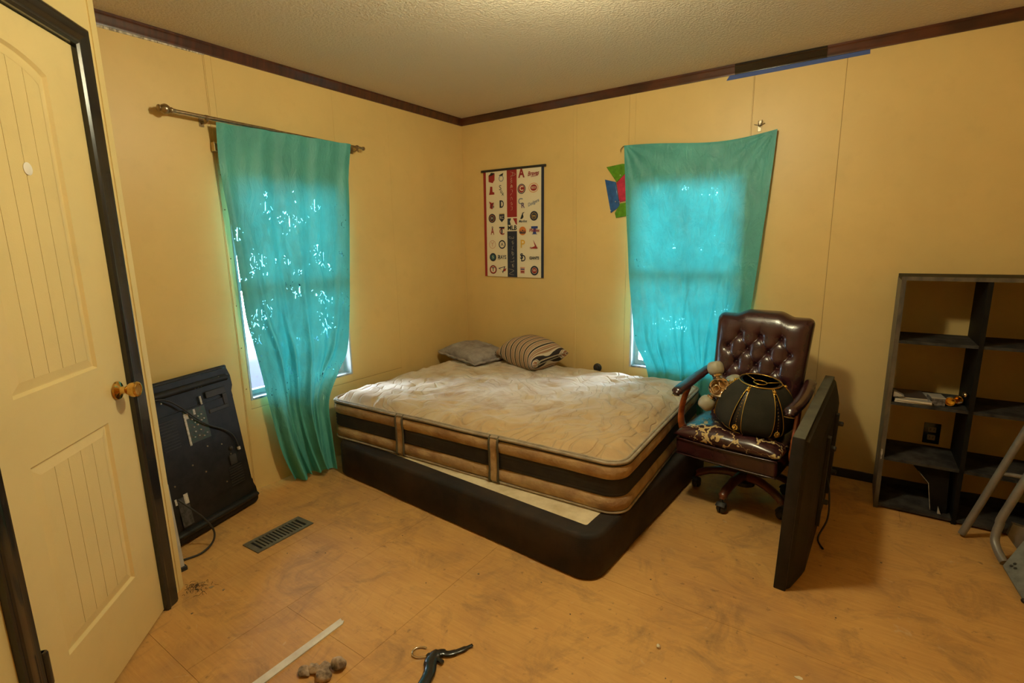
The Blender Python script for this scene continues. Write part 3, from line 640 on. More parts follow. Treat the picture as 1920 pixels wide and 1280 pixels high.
# centre: league mark, initials and two handwritten words
poly([(-.046, .046), (-.010, .046), (-.022, .020), (-.012, -.006), (-.046, -.006)], C_navy, -.006, .0, nm='league_mark'); poly([(.046, .046), (.006, .046), (.024, .018), (.034, -.002), (.046, -.006)], C_red, -.006, .0, nm='league_mark')
disc(-.010, .034, .006, C_pap, -.0041)
T('MLB', -.007, -.030, .050, C_blk, offset=.0016, sx=.98)
def script(word, x, z0, z1, size, down=False):
    # handwriting as loose strokes running up the strip
    S = {'A': [(0, 0), (.5, 2.2), (.8, 0), (.55, 1), (.1, .9)], 'N': [(0, 0), (.15, 2.1), (.7, 0), (.95, 2.3)], 'm': [(0, 0), (.05, .8), (.3, 0), (.4, .8), (.6, 0), (.7, .8), (.9, 0)], 'e': [(0, .3), (.5, .6), (.3, .9), (.05, .4), (.6, 0)],
         'r': [(0, 0), (.1, .8), (.5, .75)], 'i': [(0, .7), (.1, 0), (.3, .1)], 'c': [(.5, .8), (.05, .5), (.2, 0), (.6, .1)], 'a': [(.5, .75), (.05, .4), (.3, 0), (.5, .75), (.6, 0)], 'n': [(0, 0), (.05, .8), (.25, .6), (.5, .7), (.6, 0)],
         't': [(.1, 1.5), (.15, 0), (.4, .1)], 'o': [(.3, .8), (.02, .4), (.3, 0), (.55, .4), (.3, .8), (.7, .75)], 'l': [(.1, 0), (.5, 1.9), (.2, 1.8), (.2, 0), (.5, .1)]}
    tot = sum(max(p[0] for p in S[c])+.22 for c in word); k = (z1-z0)/tot; pos = 0; bm = B()
    for c in word:
        pts = [Vector((x+(p[1]-.6)*size*(1 if down else -1), -.0046, (z1-(pos+p[0])*k) if down else z0+(pos+p[0])*k)) for p in S[c]]; tube(bm, pts, .0015, 5, 4, flat=(1, .4)); pos += max(p[0] for p in S[c])+.22
    return fin('handwriting', bm, C_pap, ban)
script('American', -.006, .10, .405, .022, True)
script('National', -.006, -.405, -.085, .022)

# ------------------------------------------------------------------ glass wall hanging
def slabc(name, col): 
    return mat(name, col, .18, var=.6, vs=30, col2=tuple(c*.55 for c in col), bump=.5, bs=60, coat=.5)
G_g, G_b, G_p = slabc('green_glass', (.10, .30, .015)), slabc('blue_glass', (.012, .11, .38)), slabc('pink_glass', (.62, .03, .09))
gh = empty('wall_hanging', (1.40, -.006, 1.77)); tag(gh, 'green, blue and pink glossy wall ornament peeking from behind the curtain', 'wall ornament')
def gl(pts, mt):
    P = [(p[0]-1.40, p[1]-1.77) for p in pts]; bm = B(); n = len(P); c = (sum(p[0] for p in P)/n, sum(p[1] for p in P)/n)
    prism(bm, P, -.006, 0, 1)
    bmesh.ops.bevel(bm, geom=[e for e in bm.edges if all(v.co.y < -.004 for v in e.verts)], offset=.006, segments=3, profile=.6, affect='EDGES')
    return fin('glass_piece', bm, mt, gh, 50)
gl([(1.312, 1.935), (1.43, 1.945), (1.49, 1.94), (1.455, 1.878), (1.392, 1.825)], G_g)
gl([(1.302, 1.852), (1.385, 1.828), (1.420, 1.662), (1.352, 1.618)], G_b)
gl([(1.390, 1.822), (1.450, 1.876), (1.51, 1.83), (1.50, 1.70), (1.415, 1.690)], G_p)
gl([(1.382, 1.618), (1.422, 1.682), (1.500, 1.688), (1.52, 1.60), (1.392, 1.582)], G_g)
gl([(1.50, 1.93), (1.512, 1.84), (1.58, 1.80), (1.60, 1.87)], G_b)
for p in ((-.012, -.075), (.018, -.078), (-.047, -.135), (.02, .10)):
    bm = B(); blob(bm, Vector((p[0], -.009, p[1])), .004, 8, 6); fin('bead', bm, M_white, gh, True)

# ------------------------------------------------------------------ bed
BS_A = math.radians(-3.8)
def quilt_mat():
    mt, N, L = nt('soiled_mattress_cloth'); b = N['Principled BSDF']; v = coords(N, L)
    n1 = noise_node(N, L, 1.6, 6, .65, v, .8); n2 = noise_node(N, L, 5, 6, .65, v, .6)
    sx = N.new('ShaderNodeSeparateXYZ'); L.new(v, sx.inputs[0])
    # stain noise plus painted lamplight: browner to the front right, paler toward the windows
    a = N.new('ShaderNodeMath'); a.operation = 'MULTIPLY_ADD'; L.new(sx.outputs[1], a.inputs[0]); a.inputs[1].default_value = -.22; L.new(n1.outputs[0], a.inputs[2])
    a2 = N.new('ShaderNodeMath'); a2.operation = 'MULTIPLY_ADD'; L.new(sx.outputs[0], a2.inputs[0]); a2.inputs[1].default_value = .06; L.new(a.outputs[0], a2.inputs[2])
    c = ramp(N, L, a2.outputs[0], [(.36, (.66, .58, .48)), (.52, (.58, .46, .31)), (.72, (.50, .34, .17))]).outputs[0]
    s = ramp(N, L, n2.outputs[0], [(.46, (0, 0, 0)), (.66, (.75, .75, .75))]); c = mixc(N, L, s.outputs[0], c, (.38, .24, .12))
    L.new(c, b.inputs['Base Color']); b.inputs['Roughness'].default_value = .85; b.inputs['Sheen Weight'].default_value = .15
    # swirled quilting relief
    vq = coords(N, L, (1, 1, 1)); wd = noise_node(N, L, 3.2, 2, .5, vq); vm = N.new('ShaderNodeVectorMath'); vm.operation = 'MULTIPLY_ADD'
    L.new(wd.outputs[1], vm.inputs[0]); vm.inputs[1].default_value = (.55, .55, .2); L.new(vq, vm.inputs[2])
    wv = N.new('ShaderNodeTexWave'); wv.wave_type = 'RINGS'; wv.rings_direction = 'Z'; wv.inputs['Scale'].default_value = 4.5; wv.inputs['Distortion'].default_value = 2.5; wv.inputs['Detail'].default_value = 1
    L.new(vm.outputs[0], wv.inputs['Vector'])
    r2 = ramp(N, L, wv.outputs['Fac'], [(.0, (0, 0, 0)), (.18, (1, 1, 1))])
    bp = N.new('ShaderNodeBump'); bp.inputs['Strength'].default_value = .6; bp.inputs['Distance'].default_value = .008
    L.new(r2.outputs[0], bp.inputs['Height']); L.new(bp.outputs[0], b.inputs['Normal']); return mt
M_quilt = quilt_mat()
M_tanq = mat('tan_quilt_band', (.50, .34, .17), .8, var=.7, vs=7, col2=(.30, .17, .08), bump=.8, bs=22, bd=.01)
M_brownband = mat('dark_brown_band', (.016, .012, .009), .75, var=.5, vs=14, col2=(.030, .022, .015), bump=.4, bs=50)
M_pipe = mat('taupe_piping', (.36, .28, .19), .7, var=.5, vs=20)
M_boxside = mat('black_box_cloth', (.015, .012, .011), .75, var=.8, vs=5, col2=(.036, .023, .015), bump=.15, bs=90, spec=.25)
M_cream = mat('cream_nonwoven', (.70, .58, .38), .85, var=.4, vs=9, col2=(.45, .33, .18))
def rrect(L_, W_, r, n=8, off=0):
    hx, hy = L_/2+off, W_/2+off; r = max(r+off, .002); out = []
    for cx_, cy_, a0 in ((hx-r, -hy+r, -PI/2), (hx-r, hy-r, 0), (-hx+r, hy-r, PI/2), (-hx+r, -hy+r, PI)):
        for i in range(n+1): a = a0+PI/2*i/n; out.append((cx_+r*math.cos(a), cy_+r*math.sin(a)))
    # resample long sides
    res = []
    for i, p in enumerate(out):
        q = out[(i+1) % len(out)]; d = math.hypot(q[0]-p[0], q[1]-p[1]); k = max(1, int(d/.05))
        for j in range(k): res.append((p[0]+(q[0]-p[0])*j/k, p[1]+(q[1]-p[1])*j/k))
    return res
def band(bm, L_, W_, r, prof, wob=0, sd=0):
    """prof: (offset, z) list swept round a rounded rectangle"""
    R = []; base = rrect(L_, W_, r)
    cxs = [(p[0], p[1]) for p in base]; n = len(base)
    for k, (off, z) in enumerate(prof):
        row = []
        for i, p in enumerate(base):
            a, b = base[i-1], base[(i+1) % n]; t = Vector((b[0]-a[0], b[1]-a[1])).normalized(); nx, ny = t.y, -t.x
            w_ = wob*noise.noise(Vector((p[0]*6, p[1]*6, z*9+sd))) if wob else 0
            row.append(bm.verts.new((p[0]+nx*(off+w_), p[1]+ny*(off+w_), z+(.35*w_))))
        R.append(row)
    for A, C in zip(R, R[1:]):
        for i in range(n): bm.faces.new((A[i], A[(i+1) % n], C[(i+1) % n], C[i]))
    return R
# box spring
bs = empty('box_spring', (1.180, -.933, 0), (0, 0, BS_A)); tag(bs, 'low black box spring standing on the floor under the mattress', 'box spring')
BL, BWd, BHt = 1.86, 1.49, .212
bm = B(); R = band(bm, BL, BWd, .095, [(-.03, .0), (-.006, .004), (0, .012), (.001, .10), (0, BHt-.022), (-.006, BHt-.006), (-.018, BHt), (-.045, BHt+.001), (-.084, BHt+.001)], wob=.003)
bm.faces.new(R[0][::-1]); fin('side_cover', bm, M_boxside, bs, True)
bm = B(); R = band(bm, BL, BWd, .095, [(-.070, BHt-.010), (-.074, BHt-.003), (-.086, BHt+.0005), (-.092, BHt+.001)]); bm.faces.new(R[-1]); fin('top_cover', bm, M_cream, bs, 40)
# mattress
MA = math.radians(1.6)
mtz = .2185
ML, MW, MH = 1.965, 1.45, .252
mtr = empty('mattress', (1.085, -.820, mtz), (0, 0, MA)); tag(mtr, 'stained quilted mattress lying slightly askew on the box spring', 'mattress')
def side(name, prof, mt, wob, sd):
    bm = B(); R = band(bm, ML, MW, .095, prof, wob, sd); return fin(name, bm, mt, mtr, True)
bm = B(); R = band(bm, ML, MW, .095, [(-.05, .0), (-.01, .0)]); bm.faces.new(R[0][::-1]); fin('bottom_panel', bm, M_tanq, mtr, True)
side('lower_quilt_band', [(-.012, .002), (-.002, .010), (.006, .03), (.006, .055), (-.004, .074), (-.008, .078)], M_tanq, .006, 1)
side('dark_band', [(-.010, .072), (-.001, .080), (.002, .090), (-.003, .098), (.002, .108), (-.003, .118), (.002, .130), (-.003, .140), (.002, .150), (-.010, .162)], M_brownband, .003, 2)
side('upper_quilt_band', [(-.010, .156), (-.001, .162), (.008, .182), (.008, .210), (-.001, .228), (-.010, .236)], M_tanq, .007, 3)
for z, rr, nm in ((.003, .0065, 'piping'), (.238, .0085, 'piping')):
    base = rrect(ML, MW, .095)
    bm = B(); tube(bm, [(p[0]*1.0, p[1]*1.0, z+.004*noise.noise(Vector((p[0]*3, p[1]*3, z)))) for p in base], rr, 8, closed=True, smooth=False); fin(nm, bm, M_pipe, mtr, True)
base = rrect(ML, MW, .095, off=-.012)
bm = B(); tube(bm, [(p[0], p[1], .244+.004*noise.noise(Vector((p[0]*3, p[1]*3, .238)))) for p in base], .0060, 8, closed=True, smooth=False); fin('piping', bm, M_pipe, mtr, True)
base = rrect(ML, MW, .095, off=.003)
bm = B(); tube(bm, [(p[0], p[1], .2275+.004*noise.noise(Vector((p[0]*3, p[1]*3, .238)))) for p in base], .0035, 8, closed=True, smooth=False); fin('piping_shadow_cord', bm, M_brownband, mtr, True)  # dark cord drawn as the shadow line under the top piping
# quilted top with tufts
def tz(x, y):
    ex = min((ML/2-.012-abs(x))/.085, (MW/2-.012-abs(y))/.085); e_ = sstep(0, 1, ex)
    h = .010+.046*e_
    # tufts on a diamond lattice, with puckers between
    sx_, sy_ = .155, .155; best = 9
    i0, j0 = int(round(x/sx_)), int(round(y/sy_))
    for i in range(i0-1, i0+2):
        for j in range(j0-1, j0+2):
            if (i+j) % 2: continue
            jx = i*sx_+.02*math.sin(i*5.1+j*3.3); jy = j*sy_+.02*math.sin(i*2.3+j*7.7)
            dx, dy = x-jx, y-jy; ang = (i*1.7+j*2.9); a = dx*math.cos(ang)+dy*math.sin(ang); b = -dx*math.sin(ang)+dy*math.cos(ang)
            h -= .020*math.exp(-((a/.020)**2+(b/.045)**2))*e_
    q = math.sin(18*x+5*math.sin(6*y+2*noise.noise(Vector((x*3, y*3, 0)))))*math.sin(17*y+5*math.sin(7*x))
    h += (.0065*q+.005*noise.noise(Vector((x*7, y*7, 4))))*e_
    h -= .016*math.exp(-(((x-.35)/.5)**2+((y+.2)/.4)**2))       # body dip
    return h
bm = B(); n = 0; nu, nv = 170, 130
V = [[None]*nu for _ in range(nv)]
hx, hy, rr = ML/2-.010, MW/2-.010, .085
for j in range(nv):
    for i in range(nu):
        x = -hx+2*hx*i/(nu-1); y = -hy+2*hy*j/(nv-1)
        # pull the corners round
        px, py = abs(x)-(hx-rr), abs(y)-(hy-rr)
        if px > 0 and py > 0:
            mxx = max(px, py); l = math.hypot(px, py); k = mxx/l; x = math.copysign(hx-rr+px*k, x); y = math.copysign(hy-rr+py*k, y)
            z = tz(x, y)
            z = z if l else z; ed = sstep(0, 1, (rr-mxx)/.09+.0); z = min(z, .010+.046*ed+.0)
        else: z = tz(x, y)
        V[j][i] = bm.verts.new((x, y, .228+z))
for j in range(nv-1):
    for i in range(nu-1): bm.faces.new((V[j][i], V[j][i+1], V[j+1][i+1], V[j+1][i]))
fin('quilted_top', bm, M_quilt, mtr, True)
# vertical straps on the long front side
def strap(x, w_=.052):
    bm = B(); y = -MW/2
    prof = [(-.004, -.004), (.012, .012), (.013, .04), (.010, .08), (.010, .155), (.014, .19), (.012, .225), (-.004, .246)]
    R = [[bm.verts.new((x+dx, y-o, z)) for dx in (-w_/2, w_/2)] for o, z in prof]
    R2 = [[bm.verts.new((x+dx, y-o+.006, z)) for dx in (-w_/2, w_/2)] for o, z in prof]
    for k in range(len(prof)-1):
        bm.faces.new((R[k][0], R[k][1], R[k+1][1], R[k+1][0])); bm.faces.new((R2[k][0], R2[k+1][0], R2[k+1][1], R2[k][1]))
        for s in (0, 1): bm.faces.new((R[k][s], R[k+1][s], R2[k+1][s], R2[k][s]))
    s_ = fin('strap', bm, M_tanq, mtr, 40)
    for dx in (-w_/2, w_/2):
        bm = B(); tube(bm, [(x+dx, y-o-.001, z) for o, z in prof], .0062, 6); fin('strap_piping', bm, mat('olive_piping', (.075, .060, .032), .7) if 'olive_piping' not in bpy.data.materials else bpy.data.materials['olive_piping'], s_, True)
strap(-.352); strap(.305)
# bits on the mattress
def bit(name, px, py, pz, r, mt, label):
    bm = B(); 
    prism(bm, [(r*math.cos(a)*(1+.3*math.sin(a*3+px*9)), .7*r*math.sin(a)) for a in [2*PI*i/7 for i in range(7)]], 0, r*.35); o = fin(name, bm, mt, None, loc=(px, py, pz)); return tag(o, label, 'debris')

# pillows ----------------------------------------------------------------
def pillow(bm, w_, h_, t, nu=40, nv=32, pw=2.6, ears=.12, fn=None, tf=1, tb=1):
    """closed cushion in the xy plane, thickness in z"""
    def pos(i, j, s):
        u, v = -1+2*i/(nu-1), -1+2*j/(nv-1)
        k = 1-ears*(1-abs(u*v)**1.5)*0; pin = 1-ears*((1-u*u)*(abs(v)**3)); pin2 = 1-ears*((1-v*v)*(abs(u)**3))
        x, y = u*w_/2*pin2, v*h_/2*pin
        f = max(0, (1-abs(u)**pw)*(1-abs(v)**pw))**.55
        z = s*t/2*f*(tf if s > 0 else tb)
        p = Vector((x, y, z)); return fn(p, u, v, s) if fn else p
    T_ = [[bm.verts.new(pos(i, j, 1)) for i in range(nu)] for j in range(nv)]
    Bt = [[(T_[j][i] if i in (0, nu-1) or j in (0, nv-1) else bm.verts.new(pos(i, j, -1))) for i in range(nu)] for j in range(nv)]
    for j in range(nv-1):
        for i in range(nu-1):
            bm.faces.new((T_[j][i], T_[j][i+1], T_[j+1][i+1], T_[j+1][i])); bm.faces.new((Bt[j][i], Bt[j+1][i], Bt[j+1][i+1], Bt[j][i+1]))
    return T_
M_grey = mat('grey_plush', (.36, .32, .30), .95, var=.6, vs=14, col2=(.22, .19, .18), bump=1.0, bs=130, bd=.006)
def gfn(p, u, v, s):
    p.z += .010*noise.noise(p*9)+.004*noise.noise(p*30)
    if u < -.3: p.z += .012*(-u-.3)
    p.z = max(p.z, -.052); return p
bm = B(); pillow(bm, .50, .38, .150, fn=gfn)
gp = empty('pillow', (.330, -.330, .553), (.03, .05, math.radians(-14))); tag(gp, 'grey plush pillow lying flat in the far corner of mattress', 'pillow')
fin('pillow_cover', bm, M_grey, gp, True)
bm = B(); ed = []
for k in range(64):
    a = 2*PI*k/64; c_, s_ = math.cos(a), math.sin(a); sc = 1/max(abs(c_)**.0001, 1e-6); m_ = max(abs(c_), abs(s_)); ed.append((c_/m_*.243, s_/m_*.183, -.008+.004*math.sin(k*2.1)))
tube(bm, ed, .009, 8, 2, closed=True); fin('fringe', bm, M_grey, gp, True)
bm = B(); box(bm, (-.252, -.120, -.014), (-.236, -.075, .002), .001, 1); fin('care_tag', bm, M_blackm, gp)
def stripe_mat():
    mt, N, L = nt('striped_cushion_cloth'); b = N['Principled BSDF']; t = N.new('ShaderNodeTexCoord'); sx = N.new('ShaderNodeSeparateXYZ'); L.new(t.outputs['Object'], sx.inputs[0])
    a = N.new('ShaderNodeMath'); a.operation = 'MULTIPLY_ADD'; a.inputs[1].default_value = 19.0; a.inputs[2].default_value = 50.3; L.new(sx.outputs[0], a.inputs[0])
    f = N.new('ShaderNodeMath'); f.operation = 'FRACT'; L.new(a.outputs[0], f.inputs[0])
    cr_, br_, rd, tn, dk = (.60, .50, .36), (.20, .09, .045), (.29, .12, .055), (.34, .22, .12), (.022, .012, .010)
    r = ramp(N, L, f.outputs[0], [(0, dk), (.22, cr_), (.26, tn), (.30, cr_), (.36, rd), (.50, cr_), (.54, br_), (.60, tn), (.70, cr_), (.76, rd), (.84, tn), (.90, cr_)])
    r.color_ramp.interpolation = 'CONSTANT'; L.new(r.outputs[0], b.inputs['Base Color']); b.inputs['Roughness'].default_value = .8
    v = coords(N, L); n = noise_node(N, L, 120, 2, .5, v); bp = N.new('ShaderNodeBump'); bp.inputs['Strength'].default_value = .2; bp.inputs['Distance'].default_value = .001; L.new(n.outputs[0], bp.inputs['Height']); L.new(bp.outputs[0], b.inputs['Normal']); return mt
M_stripe = stripe_mat()
def sfn(p, u, v, s):
    p.z += .006*noise.noise(p*8)
    p.z = max(p.z, -.088); return p
bm = B(); pillow(bm, .47, .36, .24, fn=sfn, ears=.16)
sp = empty('cushion', (.835, -.270, .598), (.12, .06, math.radians(-17))); tag(sp, 'brown, cream and black striped cushion on the mattress', 'cushion')
fin('cushion_cover', bm, M_stripe, sp, True)
bm = B(); tube(bm, [(.205, -.165, -.02), (.222, -.10, .012), (.228, 0, .016), (.222, .1, .010), (.21, .165, .0)], .008, 8, flat=(1, .5)); tube(bm, [(.203, -.155, -.03), (.214, -.08, -.012), (.218, .03, -.008), (.21, .12, -.01)], .006, 8, flat=(1, .5)); o = fin('open_flap', bm, M_pipe, sp, True)
# dark round thing at the wall behind the mattress
bm = B(); lathe(bm, [(.0, 0), (.030, 0), (.033, .006), (.033, .014), (.026, .022), (.0, .026)], (1.268, 0, .478), (0, -1, 0), 24); lathe(bm, [(.012, .0), (.013, .006), (.0, .008)], (1.268, -.026, .478), (0, -1, 0), 12)
tag(fin('vent_plug', bm, M_blackm, smooth=40), 'small black round plug on the wall just above the mattress edge', 'plug')

# ------------------------------------------------------------------ tufted executive chair
def leather(name, col, tear=False):
    mt, N, L = nt(name); b = N['Principled BSDF']; v = coords(N, L); n = noise_node(N, L, 6, 4, .6, v)
    c = ramp(N, L, n.outputs[0], [(.35, tuple(x*.6 for x in col)), (.7, col)]).outputs[0]; rg = .27
    if tear:
        vo = N.new('ShaderNodeTexVoronoi'); vo.feature = 'DISTANCE_TO_EDGE'; vo.inputs['Scale'].default_value = 11
        dn = noise_node(N, L, 7, 4, .7, v); vm = N.new('ShaderNodeVectorMath'); vm.operation = 'MULTIPLY_ADD'; L.new(dn.outputs[1], vm.inputs[0]); vm.inputs[1].default_value = (.16, .16, .16); L.new(v, vm.inputs[2]); L.new(vm.outputs[0], vo.inputs['Vector'])
        wn = noise_node(N, L, 5, 4, .7, v); th = N.new('ShaderNodeMapRange'); th.inputs[1].default_value = .44; th.inputs[2].default_value = .62; th.inputs[3].default_value = .004; th.inputs[4].default_value = .085; L.new(wn.outputs[0], th.inputs[0])
        sx = N.new('ShaderNodeSeparateXYZ'); L.new(v, sx.inputs[0]); fz = N.new('ShaderNodeMapRange'); fz.inputs[1].default_value = .385; fz.inputs[2].default_value = .41; L.new(sx.outputs[2], fz.inputs[0])
        fy = N.new('ShaderNodeMapRange'); fy.inputs[1].default_value = -.05; fy.inputs[2].default_value = -.15; L.new(sx.outputs[1], fy.inputs[0]); mf = N.new('ShaderNodeMath'); mf.operation = 'MULTIPLY'; L.new(fz.outputs[0], mf.inputs[0]); L.new(fy.outputs[0], mf.inputs[1])
        m1 = N.new('ShaderNodeMath'); m1.operation = 'MULTIPLY'; L.new(th.outputs[0], m1.inputs[0]); L.new(mf.outputs[0], m1.inputs[1])
        lt = N.new('ShaderNodeMath'); lt.operation = 'LESS_THAN'; L.new(vo.outputs['Distance'], lt.inputs[0]); L.new(m1.outputs[0], lt.inputs[1])
        c = mixc(N, L, lt.outputs[0], c, (.50, .36, .15))
        rr_ = N.new('ShaderNodeMapRange'); rr_.inputs[3].default_value = rg; rr_.inputs[4].default_value = .9; L.new(lt.outputs[0], rr_.inputs[0]); L.new(rr_.outputs[0], b.inputs['Roughness'])
    else: b.inputs['Roughness'].default_value = rg
    L.new(c, b.inputs['Base Color']); b.inputs['Coat Weight'].default_value = .25; b.inputs['Coat Roughness'].default_value = .2
    n2 = noise_node(N, L, 90, 3, .6, v); bp = N.new('ShaderNodeBump'); bp.inputs['Strength'].default_value = .15; bp.inputs['Distance'].default_value = .002; L.new(n2.outputs[0], bp.inputs['Height']); L.new(bp.outputs[0], b.inputs['Normal']); return mt
M_leath = leather('burgundy_leather', (.045, .012, .014)); M_torn = leather('torn_burgundy_leather', (.050, .014, .016), True)
M_cherry = mat('cherry_wood', (.40, .10, .02), .25, var=.6, vs=6, col2=(.20, .045, .012), sc=(1, 1, 4), coat=.4)
ch = empty('office_chair', (2.41, -.648, 0), (0, 0, math.radians(-8))); tag(ch, 'button-tufted burgundy leather office chair with torn seat', 'chair')
btn = [(-.103, .90), (.002, .895), (.108, .89), (-.160, .825), (-.055, .82), (.052, .815), (.158, .81), (-.105, .745), (.0, .74), (.105, .735), (-.158, .665), (-.052, .66), (.054, .655), (.155, .65), (-.10, .58), (.0, .575), (.10, .57)]
def back_pt(x, z, off): # maps panel coords to reclined position; off = toward sitter
    t = (z-.42)/.6; y = .13+.13*t; return Vector((x, y-off, z))
segs = []
for i, a in enumerate(btn):
    for b in btn[i+1:]:
        if abs(a[1]-b[1]) > .05 and math.hypot(a[0]-b[0], a[1]-b[1]) < .12: segs.append((a, b))
def tuft(x, z):
    d = 0
    for bx_, bz_ in btn:
        r2 = (x-bx_)**2+(z-bz_)**2
        if r2 < .01: d += .030*math.exp(-math.sqrt(r2)/.020)
    for a, b in segs:
        vx, vz = b[0]-a[0], b[1]-a[1]; l2 = vx*vx+vz*vz; t = ((x-a[0])*vx+(z-a[1])*vz)/l2
        if -.02 < t < 1.02:
            dd = abs((x-a[0])*vz-(z-a[1])*vx)/math.sqrt(l2)
            if dd < .03: d += .009*math.exp(-dd/.006)
    for bx_, bz_ in btn[:3]:
        if z > bz_ and abs(x-bx_) < .03: d += .004*math.exp(-abs(x-bx_)/.006)*sstep(.99, .90, z)
    return min(d, .042)
bm = B(); nu, nv = 110, 120
def bpos(i, j, s):
    u, v = -1+2*i/(nu-1), j/(nv-1)
    vz = v; hw = .222+.026*vz
    top = 1.004+.026*(1-sstep(.30, .62, abs(u)))
    z = .44+(top-.44)*vz; vv = 2*vz-1
    # rounded upper corners
    rc = .035; px, pz = abs(u)*hw-(hw-rc), (z-(top-rc)); x = u*hw
    if px > 0 and pz > 0:
        m_, l = max(px, pz), math.hypot(px, pz); x = math.copysign(hw-rc+px*m_/l, u); z = top-rc+pz*m_/l
    f = max(0, (1-abs(u)**7)*(1-abs(vv)**10))**.45
    if s > 0: off = .075*f-tuft(x, z)*f
    else: off = -.06*f
    return back_pt(x, z, off)
T_ = [[bm.verts.new(bpos(i, j, 1)) for i in range(nu)] for j in range(nv)]
Bk = [[(T_[j][i] if i in (0, nu-1) or j in (0, nv-1) else bm.verts.new(bpos(i, j, -1))) for i in range(nu)] for j in range(nv)]
for j in range(nv-1):
    for i in range(nu-1):
        bm.faces.new((T_[j][i], T_[j][i+1], T_[j+1][i+1], T_[j+1][i])); bm.faces.new((Bk[j][i], Bk[j+1][i], Bk[j+1][i+1], Bk[j][i+1]))
bk = fin('backrest', bm, M_leath, ch, True)
b0 = None
for x, z in btn:
    p = back_pt(x, z, .075-.036)
    if b0 is None:
        bm = B(); lathe(bm, [(.0085, -.004), (.0085, .002), (.006, .006), (0, .0072)], (0, 0, 0), (0, -1, .15), 14); b0 = fin('button', bm, M_leath, bk, 60, loc=p)
    else: dup(b0, bk, p)
# seat
def seatfn(p, u, v, s):
    if s > 0:
        p.z += .006*noise.noise(p*10)
        for bx_, by_ in ((-.14, -.12), (0, -.13), (.13, -.12), (-.07, -.02), (.07, -.02), (-.14, .08), (0, .08), (.14, .08)):
            r = math.hypot(p.x-bx_, p.y-by_); p.z -= .014*math.exp(-r/.022)
        p.z += .014*math.exp(-((v+.72)/.25)**2)*(1-u*u)
    p.z = p.z*1.0; return p+Vector((.005, -.055, .415))
bm = B(); pillow(bm, .515, .47, .105, 56, 50, 5.5, 0, seatfn, 1, .7); sc_ = fin('seat', bm, M_torn, ch, True)
bm = B(); box(bm, (-.248, -.278, .300), (.255, .15, .395), .022, 4); 
st = fin('seat_base', bm, M_leath, ch, 50)
bm = B(); tube(bm, [(-.243, -.281, .392), (.005, -.285, .388), (.250, -.281, .392)], .004, 8); tube(bm, [(-.243, -.277, .308), (.005, -.280, .306), (.250, -.277, .308)], .003, 8); fin('welt', bm, M_leath, st, True)
# arms
for s in (-1, 1):
    X = .252 if s < 0 else .285
    bm = B(); tube(bm, [(s*X, -.285, .628), (s*X, -.255, .645), (s*(X+.004), -.15, .652), (s*(X+.002), -.02, .668), (s*(X-.008), .10, .688), (s*(X-.012), .15, .690)], [.017, .026, .027, .026, .024, .020], 16, 6, flat=(1.15, .82))
    ap = fin('armrest', bm, M_leath, ch, True)
    bm = B()
    for k in range(9): blob(bm, Vector((s*X+(-.02+.005*k), -.289+.0005*k*(8-k)*-.6, .622)), .0022, 6, 5)
    fin('nail_trim', bm, M_brass, ap, True)
    bm = B(); tube(bm, [(s*(X+.002), -.12, .640), (s*(X+.006), -.155, .59), (s*(X+.008), -.185, .53), (s*(X+.006), -.190, .46), (s*(X-.002), -.165, .395), (s*(X-.004), -.12, .35)], [.020, .019, .020, .022, .024, .022], 12, 6, flat=(.62, 1.25)); fin('arm_post', bm, M_cherry, ch, True)
    bm = B(); tube(bm, [(s*(X-.004), -.11, .335), (s*(X-.006), .0, .33), (s*(X-.006), .12, .345)], .018, 10, 5, flat=(.7, 1.2)); fin('arm_rail', bm, M_cherry, ch, True)
# pedestal, five legs, casters
bc = Vector((.012, .055, 0))
bm = B(); lathe(bm, [(.055, 0), (.055, .02), (.030, .04), (.028, .14), (.018, .145), (.018, .20), (.06, .212), (.06, .225)], (bc.x, bc.y, .085), (0, 0, 1), 24); box(bm, (-.15, -.18, .255), (.16, .15, .305)); fin('pedestal', bm, M_blackm, ch, 40)
leg0 = cas0 = wh0 = None
for k in range(5):
    a = math.radians(-105+8+72*k)
    if leg0 is None:
        bm = B(); tube(bm, [(.03, 0, .135), (.10, 0, .138), (.18, 0, .122), (.232, 0, .098), (.250, 0, .078)], [.030, .026, .024, .023, .014], 12, 6, flat=(1, .9)); leg0 = fin('leg', bm, mat('shaded_cherry_wood', (.16, .045, .014), .35, var=.6, vs=6, col2=(.07, .02, .008), coat=.2), ch, True, loc=bc); leg0.rotation_euler = (0, 0, a)  # leg wood darkened to hold the shade under the chair
    else: l = dup(leg0, ch, bc, (0, 0, a))
    p = bc+Vector((.250*math.cos(a), .250*math.sin(a), 0))
    if cas0 is None:
        bm = B(); lathe(bm, [(.007, 0), (.007, .03)], (0, 0, .05), (0, 0, 1), 10); lathe(bm, [(.0, -.024), (.012, -.024), (.024, -.014), (.026, -.003), (.006, -.002), (.006, .002), (.026, .003), (.024, .014), (.012, .024), (.0, .024)], (0, .006, .026), (1, 0, 0), 20)
        bmesh.ops.transform(bm, matrix=Matrix.Identity(4), verts=bm.verts); tube(bm, [(0, .028, .034), (0, .015, .052), (0, -.005, .058), (0, -.022, .045)], .014, 8, 4, flat=(1.7, .5)); cas0 = fin('caster', bm, M_blackm, ch, 50, loc=p)
    else: dup(cas0, ch, p, (0, 0, rnd.uniform(0, 6)))

